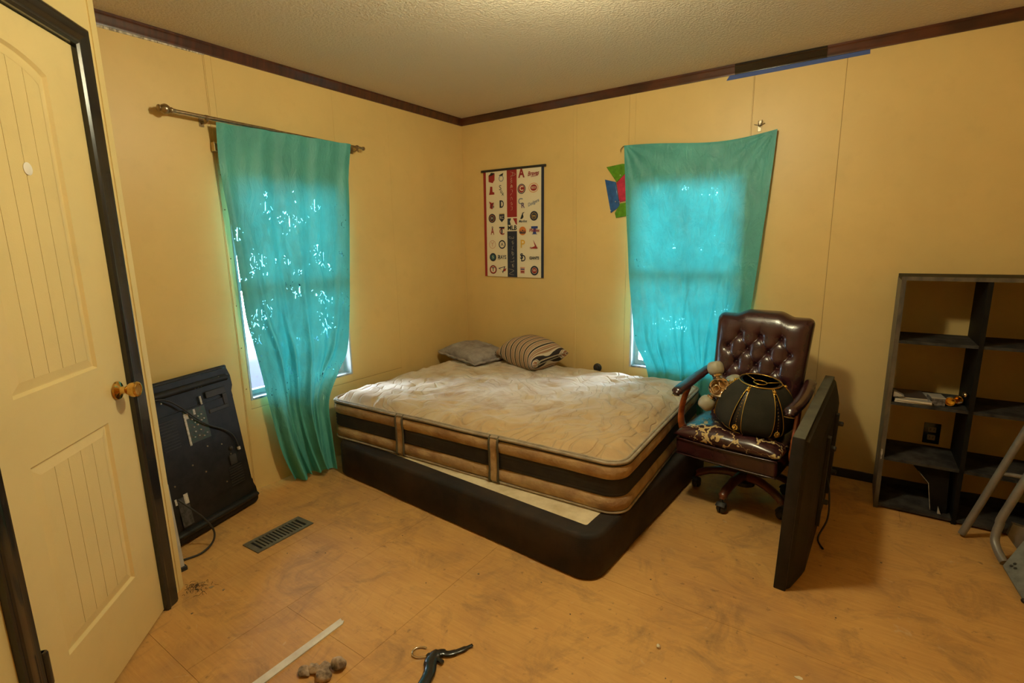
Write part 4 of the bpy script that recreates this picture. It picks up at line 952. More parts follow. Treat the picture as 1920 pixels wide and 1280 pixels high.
# ------------------------------------------------------------------ lamp shade on the seat
M_shade = mat('dark_olive_cloth', (.028, .026, .018), .85, var=.4, vs=12, col2=(.016, .015, .011), bump=.3, bs=150, spec=.2)
M_gold = mat('gold_braid', (.75, .47, .10), .3, 1, bump=.4, bs=200)
M_blacksheer = mat('black_sheer', (.010, .008, .008), .35, coat=.3)
sh = empty('lamp_shade', (2.470, -.735, .481), (math.radians(5), math.radians(6), math.radians(0))); tag(sh, 'dark olive bell lamp shade with gold braid and flowers on the seat', 'lamp shade')
PR = [(.150, .000), (.182, .028), (.190, .060), (.187, .095), (.176, .135), (.157, .175), (.130, .212), (.098, .240)]
def shr(t):
    f = t*(len(PR)-1); i = min(int(f), len(PR)-2); q = f-i; P = [Vector((p[0], p[1])) for p in PR]; a, b, c, d = P[max(i-1, 0)], P[i], P[i+1], P[min(i+2, len(PR)-1)]
    return .5*((2*b)+(-a+c)*q+(2*a-5*b+4*c-d)*q*q+(-a+3*b-3*c+d)*q**3)
def shp(ang, t, d=0):
    r = shr(t); return Vector(((r.x+d)*math.cos(ang), (r.x+d)*math.sin(ang), r.y))
def sector(bm, a0, a1, nn=8, rec=0, t0=0, t1=1, taper=0):
    def f(u, v):
        am = (a0+a1)/2; hw = (a1-a0)/2*(1-taper*v); ang = am+(2*u-1)*hw; t = t0+(t1-t0)*v
        r = shr(t); flat = math.cos(hw)/math.cos(ang-am)*.6+.4; return Vector(((r.x*flat-rec)*math.cos(ang), (r.x*flat-rec)*math.sin(ang), r.y))
    grid(bm, f, nn, 18); q = bmesh.ops.extrude_face_region(bm, geom=bm.faces[:])
    for v in [v for v in q['geom'] if isinstance(v, bmesh.types.BMVert)]: k = 1-.0035/max(math.hypot(v.co.x, v.co.y), .01); v.co.x *= k; v.co.y *= k
gapc = [math.radians(-90-17+60*k) for k in range(6)]
for g_ in gapc:
    def gw(t): return math.radians(2+8.5*(1-t)**.8)   # narrow insets open towards the bottom
    bm = B()
    am = g_+math.radians(30)
    def f(u, v, am=am):
        hw = math.radians(30)-gw(v); ang = am+(2*u-1)*hw; r = shr(v); fl = math.cos(hw)/math.cos(ang-am)*.6+.4
        lift = .02*math.cos((2*u-1)*PI/2)*(1-v)**4*0; return Vector((r.x*fl*math.cos(ang), r.x*fl*math.sin(ang), r.y-lift))
    grid(bm, f, 12, 20); q = bmesh.ops.extrude_face_region(bm, geom=bm.faces[:])
    for v in [v for v in q['geom'] if isinstance(v, bmesh.types.BMVert)]: k = 1-.003/max(math.hypot(v.co.x, v.co.y), .01); v.co.x *= k; v.co.y *= k
    fin('fabric_panel', bm, M_shade, sh, 60)
    bm = B()
    def f2(u, v, g_=g_): hw = gw(v)+.03; ang = g_+(2*u-1)*hw; r = shr(v); return Vector(((r.x-.010)*math.cos(ang), (r.x-.010)*math.sin(ang), r.y))
    grid(bm, f2, 4, 16); ins = fin('sheer_inset', bm, M_blacksheer, sh, True)
    for s in (-1, 1):
        bm = B(); tube(bm, [Vector((shr(v).x*.985*math.cos(g_+s*gw(v))*1.01, shr(v).x*.985*math.sin(g_+s*gw(v))*1.01, shr(v).y)) for v in [i/12 for i in range(13)]], .0019, 6, 2); fin('gold_braid', bm, M_gold, sh, True)
    bm = B()
    for i in range(11): blob(bm, shp(g_, .28+.055*i, -.006), (.0016, .0016, .0042), 6, 5)
    fin('bead_chain', bm, M_gold, ins, True)
    bm = B(); c_ = shp(g_, .20, -.002); er = Vector((math.cos(g_), math.sin(g_), .12)).normalized(); et = Vector((-math.sin(g_), math.cos(g_), 0)); ez = er.cross(et)
    blob(bm, c_+er*.004, .0055, 8, 6)
    for i in range(9): a = 2*PI*i/9; blob(bm, c_+et*(.011*math.cos(a))+ez*(.011*math.sin(a)), .0046, 7, 5)
    fin('gold_flower', bm, M_gold, ins, True)
    bm = B(); c_ = shp(g_, .93, .002); blob(bm, c_, .009, 8, 6); blob(bm, c_+Vector((0, 0, -.010))+er*.003, .007, 8, 6); fin('gold_leaf', bm, M_gold, ins, True)
for t, rr in ((0, .002), (1, .0028)):
    bm = B(); tube(bm, [shp(2*PI*i/36, t) for i in range(36)], rr, 6, 1, closed=True); fin('rim_wire', bm, M_gold, sh, True)
bm = B(); tube(bm, [Vector((.030*math.cos(a), .030*math.sin(a), .232)) for a in [2*PI*i/16 for i in range(16)]], .003, 6, 1, closed=True)
for k in range(3): a = 2*PI*k/3+.4; tube(bm, [Vector((.03*math.cos(a), .03*math.sin(a), .232)), Vector((.097*math.cos(a), .097*math.sin(a), .240))], .0018, 6, smooth=False)
fin('fitter', bm, M_gold, sh, True)
bm = B(); grid(bm, lambda u, v: Vector(((shr(v).x-.014)*math.cos(2*PI*u), (shr(v).x-.014)*math.sin(2*PI*u), shr(v).y)), 36, 16, wrap=True); fin('lining', bm, M_blacksheer, sh, True)

# ------------------------------------------------------------------ three-globe fitting beside the shade
M_chrome = mat('warm_polished_metal', (.72, .60, .46), .12, 1)
M_frost = mat('frosted_glass_shade', (.34, .31, .22), .45, coat=.2)
lf_ = empty('light_fitting', (2.306, -.780, .662)); tag(lf_, 'polished metal light fitting with three frosted shades beside lamp shade', 'light fitting')
def LV(*a): return Vector(a)
fd = (Vector((2.854, -3.467, 1.407))-Vector((2.318, -.765, .655))).normalized(); rt = Vector((fd.y, -fd.x, 0)).normalized()*-1; upv = fd.cross(rt)*-1
if upv.z < 0: upv = -upv
if rt.x < 0: rt = -rt
def FP(a, b, c=0): return rt*a+upv*b+fd*c
bm = B(); lathe(bm, [(.0, -.03), (.02, -.03), (.040, -.02), (.052, -.004), (.055, .010), (.052, .020), (.046, .026), (.038, .022), (.024, .012), (.0, .010)], FP(.005, .0, 0), fd, 36); fin('canopy', bm, M_chrome, lf_, 50)
bm = B(); tube(bm, [FP(-.02, -.02, .03), FP(-.026, .0, .034), FP(-.008, .012, .034), FP(.004, -.006, .034), FP(-.01, -.022, .034)], .0035, 8); tube(bm, [FP(.0, .03, .03), FP(.006, .008, .036), FP(.03, -.006, .034), FP(.036, .012, .03)], .0035, 8); fin('scroll', bm, M_chrome, lf_, True)
for ang, bkw, sq in ((105, .15, 1.0), (28, 1.1, 1.15), (235, .15, 1.0)):
    a = math.radians(ang); d = (rt*math.cos(a)+upv*math.sin(a)-fd*bkw).normalized(); s0_ = FP(.005, 0, 0)+d*.045
    bm = B(); lathe(bm, [(.012, 0), (.014, .012), (.024, .016), (.026, .024), (.024, .028)], s0_, d, 24); fin('socket_cup', bm, M_chrome, lf_, 40)
    bm = B(); lathe(bm, [(.023, .024), (.034, .032), (.0405, .046), (.0415, .064*sq), (.038, .080*sq), (.030, .092*sq), (.027, .092*sq), (.034, .078*sq), (.037, .062*sq), (.034, .046), (.02, .034)], s0_, d, 28); o = fin('glass_shade', bm, M_frost, lf_, True)

# ------------------------------------------------------------------ upright flat television at the right
M_tv = mat('black_tv_plastic', (.008, .0075, .007), .5, var=.4, vs=20, col2=(.018, .016, .015), bump=.1, bs=200, spec=.3)
M_tvscr = mat('dark_screen', (.004, .004, .005), .12, coat=.2)
M_tvback = mat('dusty_black_plastic', (.014, .012, .009), .65, var=.6, vs=8, col2=(.022, .019, .012), bump=.2, bs=60, spec=.25)
tv = empty('television', (2.678, -1.338, 0), (0, .030, math.radians(-2.6))); tag(tv, 'large flat television on edge in front of the chair', 'television')
TL, TH, TT = 1.12, .662, .045
bm = B(); box(bm, (0, 0, 0), (TT, TL, TH), .004, 2); fin('bezel', bm, M_tv, tv, 40)
bm = B(); box(bm, (.002, .002, TH-.0002), (TT-.002, TL-.002, TH+.0006)); o = fin('lit_dusty_top_edge', bm, mat('lit_dust_film', (.085, .078, .050), .8, var=.6, vs=14, col2=(.05, .046, .032)), tv); o['label'] = 'dusty grey top edge with its lit tone painted in'  # dust tone lightened so the strip also reads as lit from above
bm = B(); box(bm, (-.0012, .045, .05), (.001, TL-.045, TH-.05)); fin('screen', bm, M_tvscr, tv)
bm = B()
o_ = [(0.012, .0), (TL-.012, .0), (TL-.012, TH-.01), (.012, TH-.01)]; 
def ring(d, ins): return [bm.verts.new((d, y, z)) for y, z in ((.012+ins, .004+ins*.10), (TL-.012-ins, .004+ins*.10), (TL-.012-ins, TH-.010-ins*.55), (.012+ins, TH-.010-ins*.55))]
R = [ring(TT-.002, 0), ring(TT+.012, .02), ring(TT+.038, .12), ring(TT+.046, .16)]
for A, C in zip(R, R[1:]):
    for i in range(4): bm.faces.new((A[i], A[(i+1) % 4], C[(i+1) % 4], C[i]))
bm.faces.new(R[-1]); fin('back_shell', bm, M_tvback, tv)
for y in (.40, .78):
    bm = B(); box(bm, (TT+.046, y, .12), (TT+.062, y+.035, .55), .002, 1); lathe(bm, [(.012, 0), (.012, .02), (.008, .024), (0, .024)], (TT+.060, y+.017, .50), (1, 0, 0), 14); lathe(bm, [(.012, 0), (.012, .02), (.008, .024), (0, .024)], (TT+.060, y+.017, .24), (1, 0, 0), 14)
    fin('mounting_rail', bm, M_blackm, tv, 40)
bm = B(); tube(bm, [(TT+.05, .60, .30), (TT+.075, .58, .22), (TT+.085, .55, .10), (TT+.06, .50, .012), (TT+.09, .42, .008)], .004, 8); fin('cable', bm, M_blackm, tv, True)

# ------------------------------------------------------------------ television leaning on the left wall, back towards us
X = Vector((-.281, .96, 0)).normalized(); U = Vector((-.128, -.037, .99)); U = (U-X*U.dot(X)).normalized(); Z = X.cross(U)
tb = bpy.data.objects.new('television', None); COL.objects.link(tb)
P0 = Vector((.300, -2.620, .006))                       # lower left corner, hidden behind the wall
mm_ = Matrix.Identity(4)
for i in range(3): mm_[i][0], mm_[i][1], mm_[i][2], mm_[i][3] = X[i], U[i], Z[i], P0[i]
tb.matrix_world = mm_; tag(tb, 'black television on its end against the left wall, back showing', 'television')
TW2, TH2 = .545, .795
bm = B(); prism(bm, [(0, 0), (TW2, 0), (TW2, TH2), (0, TH2)], -.030, -.012); bmesh.ops.bevel(bm, geom=bm.edges[:], offset=.004, segments=2, affect='EDGES'); fin('bezel', bm, M_tv, tb, 40)
# shell outline with bulging ends
out = [(.0, .010), (TW2-.02, .004), (TW2-.004, .014), (TW2+.0, .035), (TW2-.002, .085), (TW2-.012, .115), (TW2-.030, .135), (TW2-.034, .16), (TW2-.036, .60), (TW2-.034, .63), (TW2-.018, .650), (TW2-.004, .680), (TW2-.004, .735), (TW2-.016, .775), (TW2-.035, TH2-.004), (0, TH2-.004)]
bm = B(); prism(bm, out, -.014, .014); bmesh.ops.bevel(bm, geom=[e for e in bm.edges if all(v.co.z > .01 for v in e.verts)], offset=.010, segments=3, affect='EDGES'); fin('back_shell', bm, M_tv, tb, 50)
bm = B(); prism(bm, [(.02, .15), (TW2-.070, .15), (TW2-.075, .64), (.02, .64)], .010, .022); bmesh.ops.bevel(bm, geom=[e for e in bm.edges if all(v.co.z > .015 for v in e.verts)], offset=.006, segments=2, affect='EDGES'); fin('centre_panel', bm, M_tv, tb, 40)
bm = B(); tube(bm, [(0.01, .06, .010), (TW2-.07, .055, .010), (TW2-.045, .06, .006)], [.030, .030, .030, .022], 14, 6, flat=(.6, 1.1)); fin('end_bulge', bm, M_tv, tb, True)
bm = B(); tube(bm, [(0.01, .735, .006), (TW2-.08, .735, .006), (TW2-.055, .732, .003)], [.032, .032, .032, .022], 14, 6, flat=(.6, .9)); fin('end_bulge', bm, M_tv, tb, True)
# recess frame, port panel, stickers, vents
bm = B()
for a, b in (((.355, .575), (.475, .595)), ((.355, .655), (.475, .690)), ((.450, .595), (.475, .655))): box(bm, (a[0], a[1], .020), (b[0], b[1], .026), .002, 1)
fin('recess_frame', bm, M_blackm, tb)
M_pcb = mat('green_circuit_board', (.015, .045, .02), .5, var=.7, vs=60, col2=(.05, .035, .02)); M_label = mat('pale_label', (.55, .50, .42), .6, var=.5, vs=80, col2=(.2, .18, .15))
bm = B(); box(bm, (.215, .462, .0205), (.335, .628, .0235)); pp = fin('port_panel', bm, M_pcb, tb)
for a_, b_ in (((.213, .455, .0215), (.224, .615, .0245)), ((.2241, .588, .0215), (.238, .615, .0245)), ((.268, .598, .0215), (.279, .625, .0245)), ((.318, .635, .0215), (.327, .678, .0255))):
    bm = B(); box(bm, a_, b_); fin('label_strip', bm, M_label, pp)
p0 = None
M_gold2 = mat('port_metal', (.6, .5, .35), .3, 1)
for k, (x, y) in enumerate([(.250, .580), (.262, .560), (.285, .585), (.305, .590), (.252, .540), (.300, .560), (.275, .545), (.315, .565), (.255, .515), (.285, .515), (.31, .535), (.295, .480), (.315, .490), (.27, .490), (.245, .49)]):
    if p0 is None: bm = B(); lathe(bm, [(.0035, 0), (.0035, .006), (.0020, .006), (.0020, .002)], (0, 0, 0), (0, 0, 1), 12); p0 = fin('port', bm, M_gold2, pp, 40, loc=(x, y, .0235))
    else: dup(p0, pp, (x, y, .0235))
bm = B(); box(bm, (.085, .09, .0225), (.140, .235, .0235)); lb = fin('rating_label', bm, mat('dark_label', (.07, .065, .065), .5, var=.8, vs=70, col2=(.02, .02, .02)), tb)
bm = B(); box(bm, (.118, .195, .0235), (.140, .245, .0243)); o = fin('sticker', bm, mat('white_label', (.65, .60, .52), .6, var=.3, vs=60, col2=(.25, .23, .2)), lb); o['label'] = 'small white sticker'
bm = B(); box(bm, (.072, .21, .0235), (.082, .24, .0243)); fin('sticker', bm, bpy.data.materials['white_label'], lb)
v0 = None
for k in range(10):
    if v0 is None: bm = B(); box(bm, (0, 0, 0), (.085, .004, .003)); v0 = fin('vent_rib', bm, M_blackm, tb, loc=(.085, .47, .022))
    else: dup(v0, tb, (.085, .47+.015*k, .022))
for k in range(8): dup(v0, tb, (.385, .16+.014*k, .022))
s0x = None
for x, y in ((.305, .725), (.322, .7255), (.340, .726), (.43, .742), (.12, .70), (.30, .42), (.38, .40), (.26, .30), (.36, .20), (.20, .36), (.42, .33), (.09, .30), (.45, .745)):
    if s0x is None: bm = B(); lathe(bm, [(.0042, 0), (.0042, .003), (.002, .0034), (0, .002)], (0, 0, 0), (0, 0, 1), 10); s0x = fin('screw', bm, M_nickel, tb, 40, loc=(x, y, .022 if y < .64 else .026))
    else: dup(s0x, tb, (x, y, .022 if y < .64 else .026))
bm = B(); tube(bm, [(.05, .728, .036), (.13, .715, .038), (.20, .66, .034), (.27, .575, .036), (.33, .520, .034), (.40, .475, .032), (.445, .43, .034), (.462, .38, .034), (.466, .35, .032)], .0038, 8); cb = fin('cable', bm, M_blackm, tb, True)
bm = B(); box(bm, (.460, .335, .026), (.474, .352, .040), .002, 1); fin('cable_tie', bm, bpy.data.materials['white_label'], cb)
bm = B(); box(bm, (.40, .27, .020), (.445, .325, .034), .008, 2); blob(bm, Vector((.425, .36, .024)), .012, 10, 8); fin('speaker_lug', bm, M_blackm, tb, 40)
# mains lead drooping to the floor (world shape, converted to TV space)
inv = mm_.inverted()
bm = B(); tube(bm, [inv @ Vector(p) for p in ((.33, -2.56, .27), (.36, -2.525, .22), (.385, -2.48, .15), (.400, -2.455, .08), (.405, -2.47, .03), (.415, -2.53, .008), (.40, -2.60, .008))], .0045, 8); fin('power_cord', bm, M_blackm, tb, True)
bm = B(); box(bm, (TW2-.020, -.004, -.030), (TW2-.010, .012, -.010)); fin('stand_tab', bm, bpy.data.materials['white_label'], tb)

# white slat and black foot just behind the door corner
wt = empty('white_slat', (.462, -2.630, 0)); tag(wt, 'white slat with a black foot just behind the door corner', 'slat')
bm = B(); prism(bm, [(-.02, .018), (.012, .018), (-.03, .40), (-.062, .40)], -.010, .006, 1); fin('slat', bm, M_white, wt)
bm = B(); box(bm, (-.024, -.016, 0), (.020, .014, .020), .002, 1); fin('foot', bm, M_blackm, wt)

# ------------------------------------------------------------------ bookcase
M_shelf = mat('black_ash_veneer', (.005, .0045, .004), .6, var=.6, vs=10, col2=(.010, .009, .007), spec=.12); M_litedge = mat('lit_grey_edge', (.13, .10, .065), .55, var=.7, vs=16, col2=(.05, .04, .03), sc=(1, 1, .4))  # edge grey has the light on the outer edges painted in
M_dusty = mat('dusty_shelf_top', (.022, .020, .019), .7, var=.8, vs=12, col2=(.06, .055, .05), spec=.12)
bcx, bcy = 3.030, -.335
bk_ = empty('bookcase', (bcx, bcy, 0), (0, 0, 0)); tag(bk_, 'black open-backed cube bookcase against the right of back wall', 'bookcase')
BD, BHH = .315, 1.222
cols = [0, .316, .632]
for k, x in enumerate(cols):
    bm = B(); box(bm, (x, 0, .0), (x+.018, BD, BHH-.018)); s_ = fin('side_panel' if k != 1 else 'divider', bm, M_shelf, bk_)
    if k == 0:
        bm = B(); box(bm, (x-.0005, -.002, .0), (x+.018, .0, BHH-.018)); box(bm, (x-.0012, -.002, 0), (x, BD, BHH-.018)); fin('lit_edge_band', bm, M_litedge, s_)
        bm = B(); box(bm, (x+.002, -.003, .30), (x+.010, -.002, .33)); box(bm, (x+.004, -.003, .275), (x+.008, -.002, .302)); fin('chip', bm, M_label, s_)
bm = B(); box(bm, (0, 0, BHH-.018), (.650, BD, BHH)); tp_ = fin('top_panel', bm, M_shelf, bk_)
bm = B(); box(bm, (-.001, -.002, BHH-.018), (.650, .0, BHH+.001)); fin('lit_edge_band', bm, M_litedge, tp_)
for j, z in enumerate((.892, .573, .272, .012)):
    for k in (0, 1):
        if j == 3 and k == 0: pass
        x = cols[k]+.018; bm = B(); box(bm, (x, .004, z), (cols[k+1], BD, z+.014)); s_ = fin('shelf', bm, M_dusty, bk_)
bm = B(); prism(bm, [(.14, .26), (.29, .255), (.30, .03), (.235, .03), (.215, .17)], .05, .062, 1); o = fin('broken_board', bm, M_shelf, bk_); o['label'] = 'splintered board hanging under the third shelf'
bm = B(); tube(bm, [(.14, .052, .262), (.215, .050, .172), (.236, .050, .03)], .0015, 5, smooth=False); fin('raw_edge', bm, M_label, o)
bm = B(); prism(bm, [(.262, .03), (.276, .03), (.262, .066)], .02, .034, 1); fin('splinter', bm, M_label, bk_)
# things on its second shelf
zs = .5878
def mag(x, y, z, w_, d, h, rot, label, cov):
    e_ = empty('magazine', (bcx+x, bcy+y, z), (0, 0, rot)); tag(e_, label, 'magazine', 'magazines on the bookcase shelf')
    bm = B(); box(bm, (0, 0, .0008), (w_, d, h-.0008)); fin('pages', bm, mat('page_edges', (.62, .56, .48), .7) if 'page_edges' not in bpy.data.materials else bpy.data.materials['page_edges'], e_)
    bm = B(); box(bm, (-.001, -.001, 0), (w_+.001, d+.001, .0008)); box(bm, (-.001, -.001, h-.0008), (w_+.001, d+.001, h)); fin('cover', bm, cov, e_)
M_mcov = mat('dark_cover', (.05, .045, .045), .35); M_mcov2 = mat('pale_cover', (.35, .33, .30), .4)
mag(.032, .012, zs, .150, .20, .009, .03, 'thin magazine at the bottom of the bookcase stack', M_mcov); mag(.034, .012, zs+.0092, .145, .20, .010, -.04, 'magazine second from bottom of the bookcase stack', M_mcov2)
mag(.046, .03, zs+.0196, .12, .17, .006, .10, 'dark topmost magazine of the bookcase stack', M_mcov)
bm = B(); prism(bm, [(0, 0), (.045, .006), (.012, .024), (.0, .026)], 0, .05, 1); tag(fin('folded_paper', bm, M_mcov2, loc=(bcx+.024, bcy+.012, zs+.026)), 'small folded white paper on top of the magazines', 'paper')
gb = empty('small_box', (bcx+.178, bcy+.03, zs), (0, 0, .15)); tag(gb, 'small grey patterned box between magazines and brass cups', 'box')
bm = B(); box(bm, (0, 0, 0), (.055, .08, .036), .001, 1); fin('box_body', bm, mat('grey_pattern', (.20, .18, .17), .6, var=.9, vs=60, col2=(.06, .05, .05)), gb)
bm = B(); box(bm, (-.001, -.001, .036), (.056, .081, .042), .001, 1); fin('box_lid', bm, M_mcov2, gb)
M_brass2 = mat('yellow_brass', (.75, .45, .06), .2, 1)
for (x, y, a, lab) in ((.246, .035, -.25, 'left brass socket cup lying on the bookcase shelf'), (.278, .085, -.5, 'right brass socket cup, tipped behind its twin on the shelf')):
    cpe = empty('brass_cup', (bcx+x, bcy+y, zs+.0268)); tag(cpe, lab, 'brass cup', 'brass socket cups on the shelf'); d = Vector((math.sin(a), -math.cos(a), .12))
    bm = B(); lathe(bm, [(.012, .05), (.018, .04), (.019, .012), (.021, .0), (.0185, .0), (.0165, .01), (.0155, .036), (0, .038)], -d*.02, d*-1 if False else d.normalized()*-1, 24, caps=False); fin('cup_shell', bm, M_brass2, cpe, 50)
    bm = B(); tube(bm, [Vector((0, 0, 0))-d*.02+Vector((.0195*math.cos(t)*math.cos(a), .0195*math.cos(t)*math.sin(a), .0195*math.sin(t))) for t in [2*PI*i/16 for i in range(16)]], .0018, 6, 1, closed=True); fin('cup_rim', bm, M_brass2, cpe, True)
bm = B(); tube(bm, [(0, 0, 0), (.02, .01, .022), (.05, .03, .012), (.075, .02, .004), (.05, -.02, .004)], .004, 7); tag(fin('wire_scrap', bm, M_mcov2, smooth=True, loc=(bcx+.236, bcy+.12, zs+.004)), 'crumpled grey wire scrap behind the brass cups', 'wire')
bm = B(); blob(bm, Vector((0, 0, 0)), .013, 14, 10); lathe(bm, [(.005, 0), (.005, .02)], (0, 0, 0), (1, 0, 0), 8); tag(fin('round_knob', bm, M_chrome, smooth=True, loc=(bcx+.302, bcy+.04, zs+.070)), 'small shiny round knob on the bookcase divider', 'knob')
# outlet on the wall seen through the bookcase
ol = empty('wall_outlet', (3.262, -.0, .352)); tag(ol, 'black electrical outlet seen through the bookcase', 'outlet')
bm = B(); box(bm, (-.036, -.006, -.058), (.036, 0, .058), .002, 2); fin('cover_plate', bm, M_black, ol, 40)
for z in (-.022, .022):
    bm = B(); box(bm, (-.017, -.009, z-.015), (.017, -.005, z+.015), .003, 2); rc_ = fin('socket', bm, mat('beige_socket', (.30, .25, .17), .5) if 'beige_socket' not in bpy.data.materials else bpy.data.materials['beige_socket'], ol, 40)
    bm = B(); box(bm, (-.008, -.0095, z-.004), (-.006, -.0088, z+.008)); box(bm, (.006, -.0095, z-.004), (.008, -.0088, z+.007)); fin('slot', bm, M_black, rc_)

# ------------------------------------------------------------------ stepladder at the right edge
M_alu = mat('grey_painted_metal', (.27, .25, .23), .45, .35, var=.5, vs=10, col2=(.19, .175, .165), bump=.1, bs=80)
M_tread = mat('grey_tread', (.20, .21, .20), .6, .2, var=.6, vs=20, col2=(.12, .125, .12), bump=.3, bs=60)
sl = empty('step_ladder', (3.50, -.6, 0)); tag(sl, 'folding grey metal step ladder at the right edge of the picture', 'step ladder')
def SL(*p): return Vector(p)-Vector((3.50, -.6, 0))
bm = B(); tube(bm, [SL(3.372, -.452, .016), SL(3.68, -.452, 1.13)], .0155, 12, smooth=False); fin('rear_rail', bm, M_alu, sl, 50)
bm = B(); tube(bm, [SL(3.93, -.452, .016), SL(3.76, -.452, 1.13)], .0155, 12, smooth=False); fin('rear_rail', bm, M_alu, sl, 50)
bm = B(); tube(bm, [SL(3.46, -.452, .35), SL(3.87, -.452, .35)], .010, 10, smooth=False); fin('rear_brace', bm, M_alu, sl, 50)
bm = B(); tube(bm, [SL(3.76, -.57, 1.22), SL(3.492, -.60, .30), SL(3.462, -.605, .17), SL(3.452, -.62, .105), SL(3.460, -.655, .070), SL(3.476, -.705, .045)], .0165, 12, 5, flat=(1, 1)); fin('front_rail', bm, M_alu, sl, 60)
bm = B(); tube(bm, [SL(3.95, -.60, 1.22), SL(3.78, -.66, .30), SL(3.75, -.68, .14), SL(3.78, -.78, .045)], .0165, 12, 5); fin('front_rail', bm, M_alu, sl, 60)
bm = B(); prism(bm, [(3.50-3.5, .11), (3.535-3.5, .06), (3.56-3.5, .06), (3.56-3.5, .16), (3.51-3.5, .17)], .03, .055, 1); fin('side_bracket', bm, M_alu, sl)
tr = [(3.478, -.72, .055), (3.80, -.60, .235), (3.84, -.80, .20), (3.555, -.985, .0)]
def tread(z0, nm='tread'):
    bm = B(); P = [Vector(p)-Vector((3.50, -.6, -z0)) for p in ((3.466, -.735, .047), (3.632, -.470, .215), (3.690, -.640, .172), (3.500, -.920, .014))]
    a = [bm.verts.new(p) for p in P]; b = [bm.verts.new(p-Vector((-.004, .004, .012))) for p in P]
    bm.faces.new(a); bm.faces.new(b[::-1])
    for i in range(4): bm.faces.new((a[i], a[(i+1) % 4], b[(i+1) % 4], b[i]))
    t_ = fin(nm, bm, M_tread, sl)
    h0 = None; nx = (P[1]-P[0]).normalized(); ny = (P[3]-P[0]).normalized(); nn = nx.cross(ny).normalized(); nn = nn if nn.z > 0 else -nn
    for (u, v) in ((.10, .18), (.16, .22), (.13, .30), (.20, .80), (.26, .82), (.22, .88), (.28, .74), (.40, .25), (.46, .60)):
        p = P[0].lerp(P[1], u).lerp(P[3].lerp(P[2], u), v)+nn*.0012
        bm = B(); lathe(bm, [(.006, 0), (.005, .001), (0, .001)], p, nn, 10); fin('grip_mark', bm, M_blackm, t_)
    return t_
tread(0)
bm = B(); tube(bm, [SL(3.500, -.915, .010), SL(3.56, -.85, .010)], .010, 10, smooth=False); fin('rubber_foot', bm, M_blackm, sl, True)

# ------------------------------------------------------------------ floor register
vt = empty('floor_vent', (.565, -2.228, 0), (0, 0, math.radians(2))); tag(vt, 'grey louvred floor register near the leaning television', 'floor vent')
M_vent = mat('taupe_metal', (.17, .15, .105), .5, .3, var=.5, vs=30, col2=(.10, .085, .06))
bm = B()
vw, vl = .064, .152
for a, b in (((-vw, -vl), (-vw+.019, vl)), ((vw-.019, -vl), (vw, vl)), ((-vw+.019, -vl), (vw-.019, -vl+.026)), ((-vw+.019, vl-.026), (vw-.019, vl))): box(bm, (a[0], a[1], .0), (b[0], b[1], .005))
fin('vent_frame', bm, M_vent, vt)
bm = B(); box(bm, (-vw+.01, -vl+.01, .0002), (vw-.01, vl-.01, .0008)); fin('duct_shade_plate', bm, mat('duct_shade', (.004, .004, .004), .9), vt)  # flat dark plate painted as the shade inside the duct
s1 = None; nsl = 14; span = 2*(vl-.026)
for k in range(1, nsl):
    y = -vl+.026+span*k/nsl
    if s1 is None: bm = B(); box(bm, (-vw+.019, -.0045, .0012), (vw-.019, .0045, .0044), mx=Matrix.Rotation(.15, 4, 'X')); s1 = fin('louvre', bm, M_vent, vt, loc=(0, y, 0))
    else: dup(s1, vt, (0, y, 0))

# ------------------------------------------------------------------ litter on the floor
bm = B(); prism(bm, [(1.322, -2.437), (1.338, -2.441), (1.342, -2.436), (1.352, -2.449), (1.362, -3.05), (1.325, -3.05)], .0, .005)
M_paint = mat('white_painted_strip', (.72, .66, .54), .55, var=.25, vs=9, col2=(.5, .4, .28)); tag(fin('wood_strip', bm, M_paint), 'flat white painted strip lying on the bare floor', 'strip')
hg = empty('coat_hanger', (1.78, -2.38, 0)); tag(hg, 'broken black plastic coat hanger with wire hook on floor', 'coat hanger')
def HG(x, y, z=.007): return (x-1.78, y+2.38, z)
M_hang = mat('black_hanger_plastic', (.012, .012, .014), .25, coat=.3)
bm = B(); tube(bm, [HG(1.833, -2.262, .006), HG(1.814, -2.305, .007), HG(1.790, -2.340, .008), HG(1.766, -2.352, .009), HG(1.755, -2.375, .010), HG(1.762, -2.402, .010), HG(1.785, -2.43, .010), HG(1.80, -2.465, .010), HG(1.815, -2.52, .008)], [.007, .011, .013, .017, .022, .023, .021, .020, .019], 12, 6, flat=(1, .42)); body = fin('hanger_arm', bm, M_hang, hg, True)
bm = B(); lathe(bm, [(.0, 0), (.009, 0), (.009, .018), (0, .018)], HG(1.752, -2.392, .010), (-1, .35, 0), 12); box(bm, HG(1.772, -2.388, .004), HG(1.800, -2.374, .014), .002, 1); fin('hook_socket', bm, M_hang, hg, 40)
bm = B(); tube(bm, [HG(1.738, -2.388, .008), HG(1.722, -2.400, .006), HG(1.703, -2.412, .005), HG(1.684, -2.412, .005), HG(1.672, -2.396, .005), HG(1.676, -2.378, .005), HG(1.690, -2.366, .005), HG(1.704, -2.362, .005)], .0030, 8); fin('hook', bm, mat('steel_wire', (.7, .6, .5), .2, 1), hg, True)
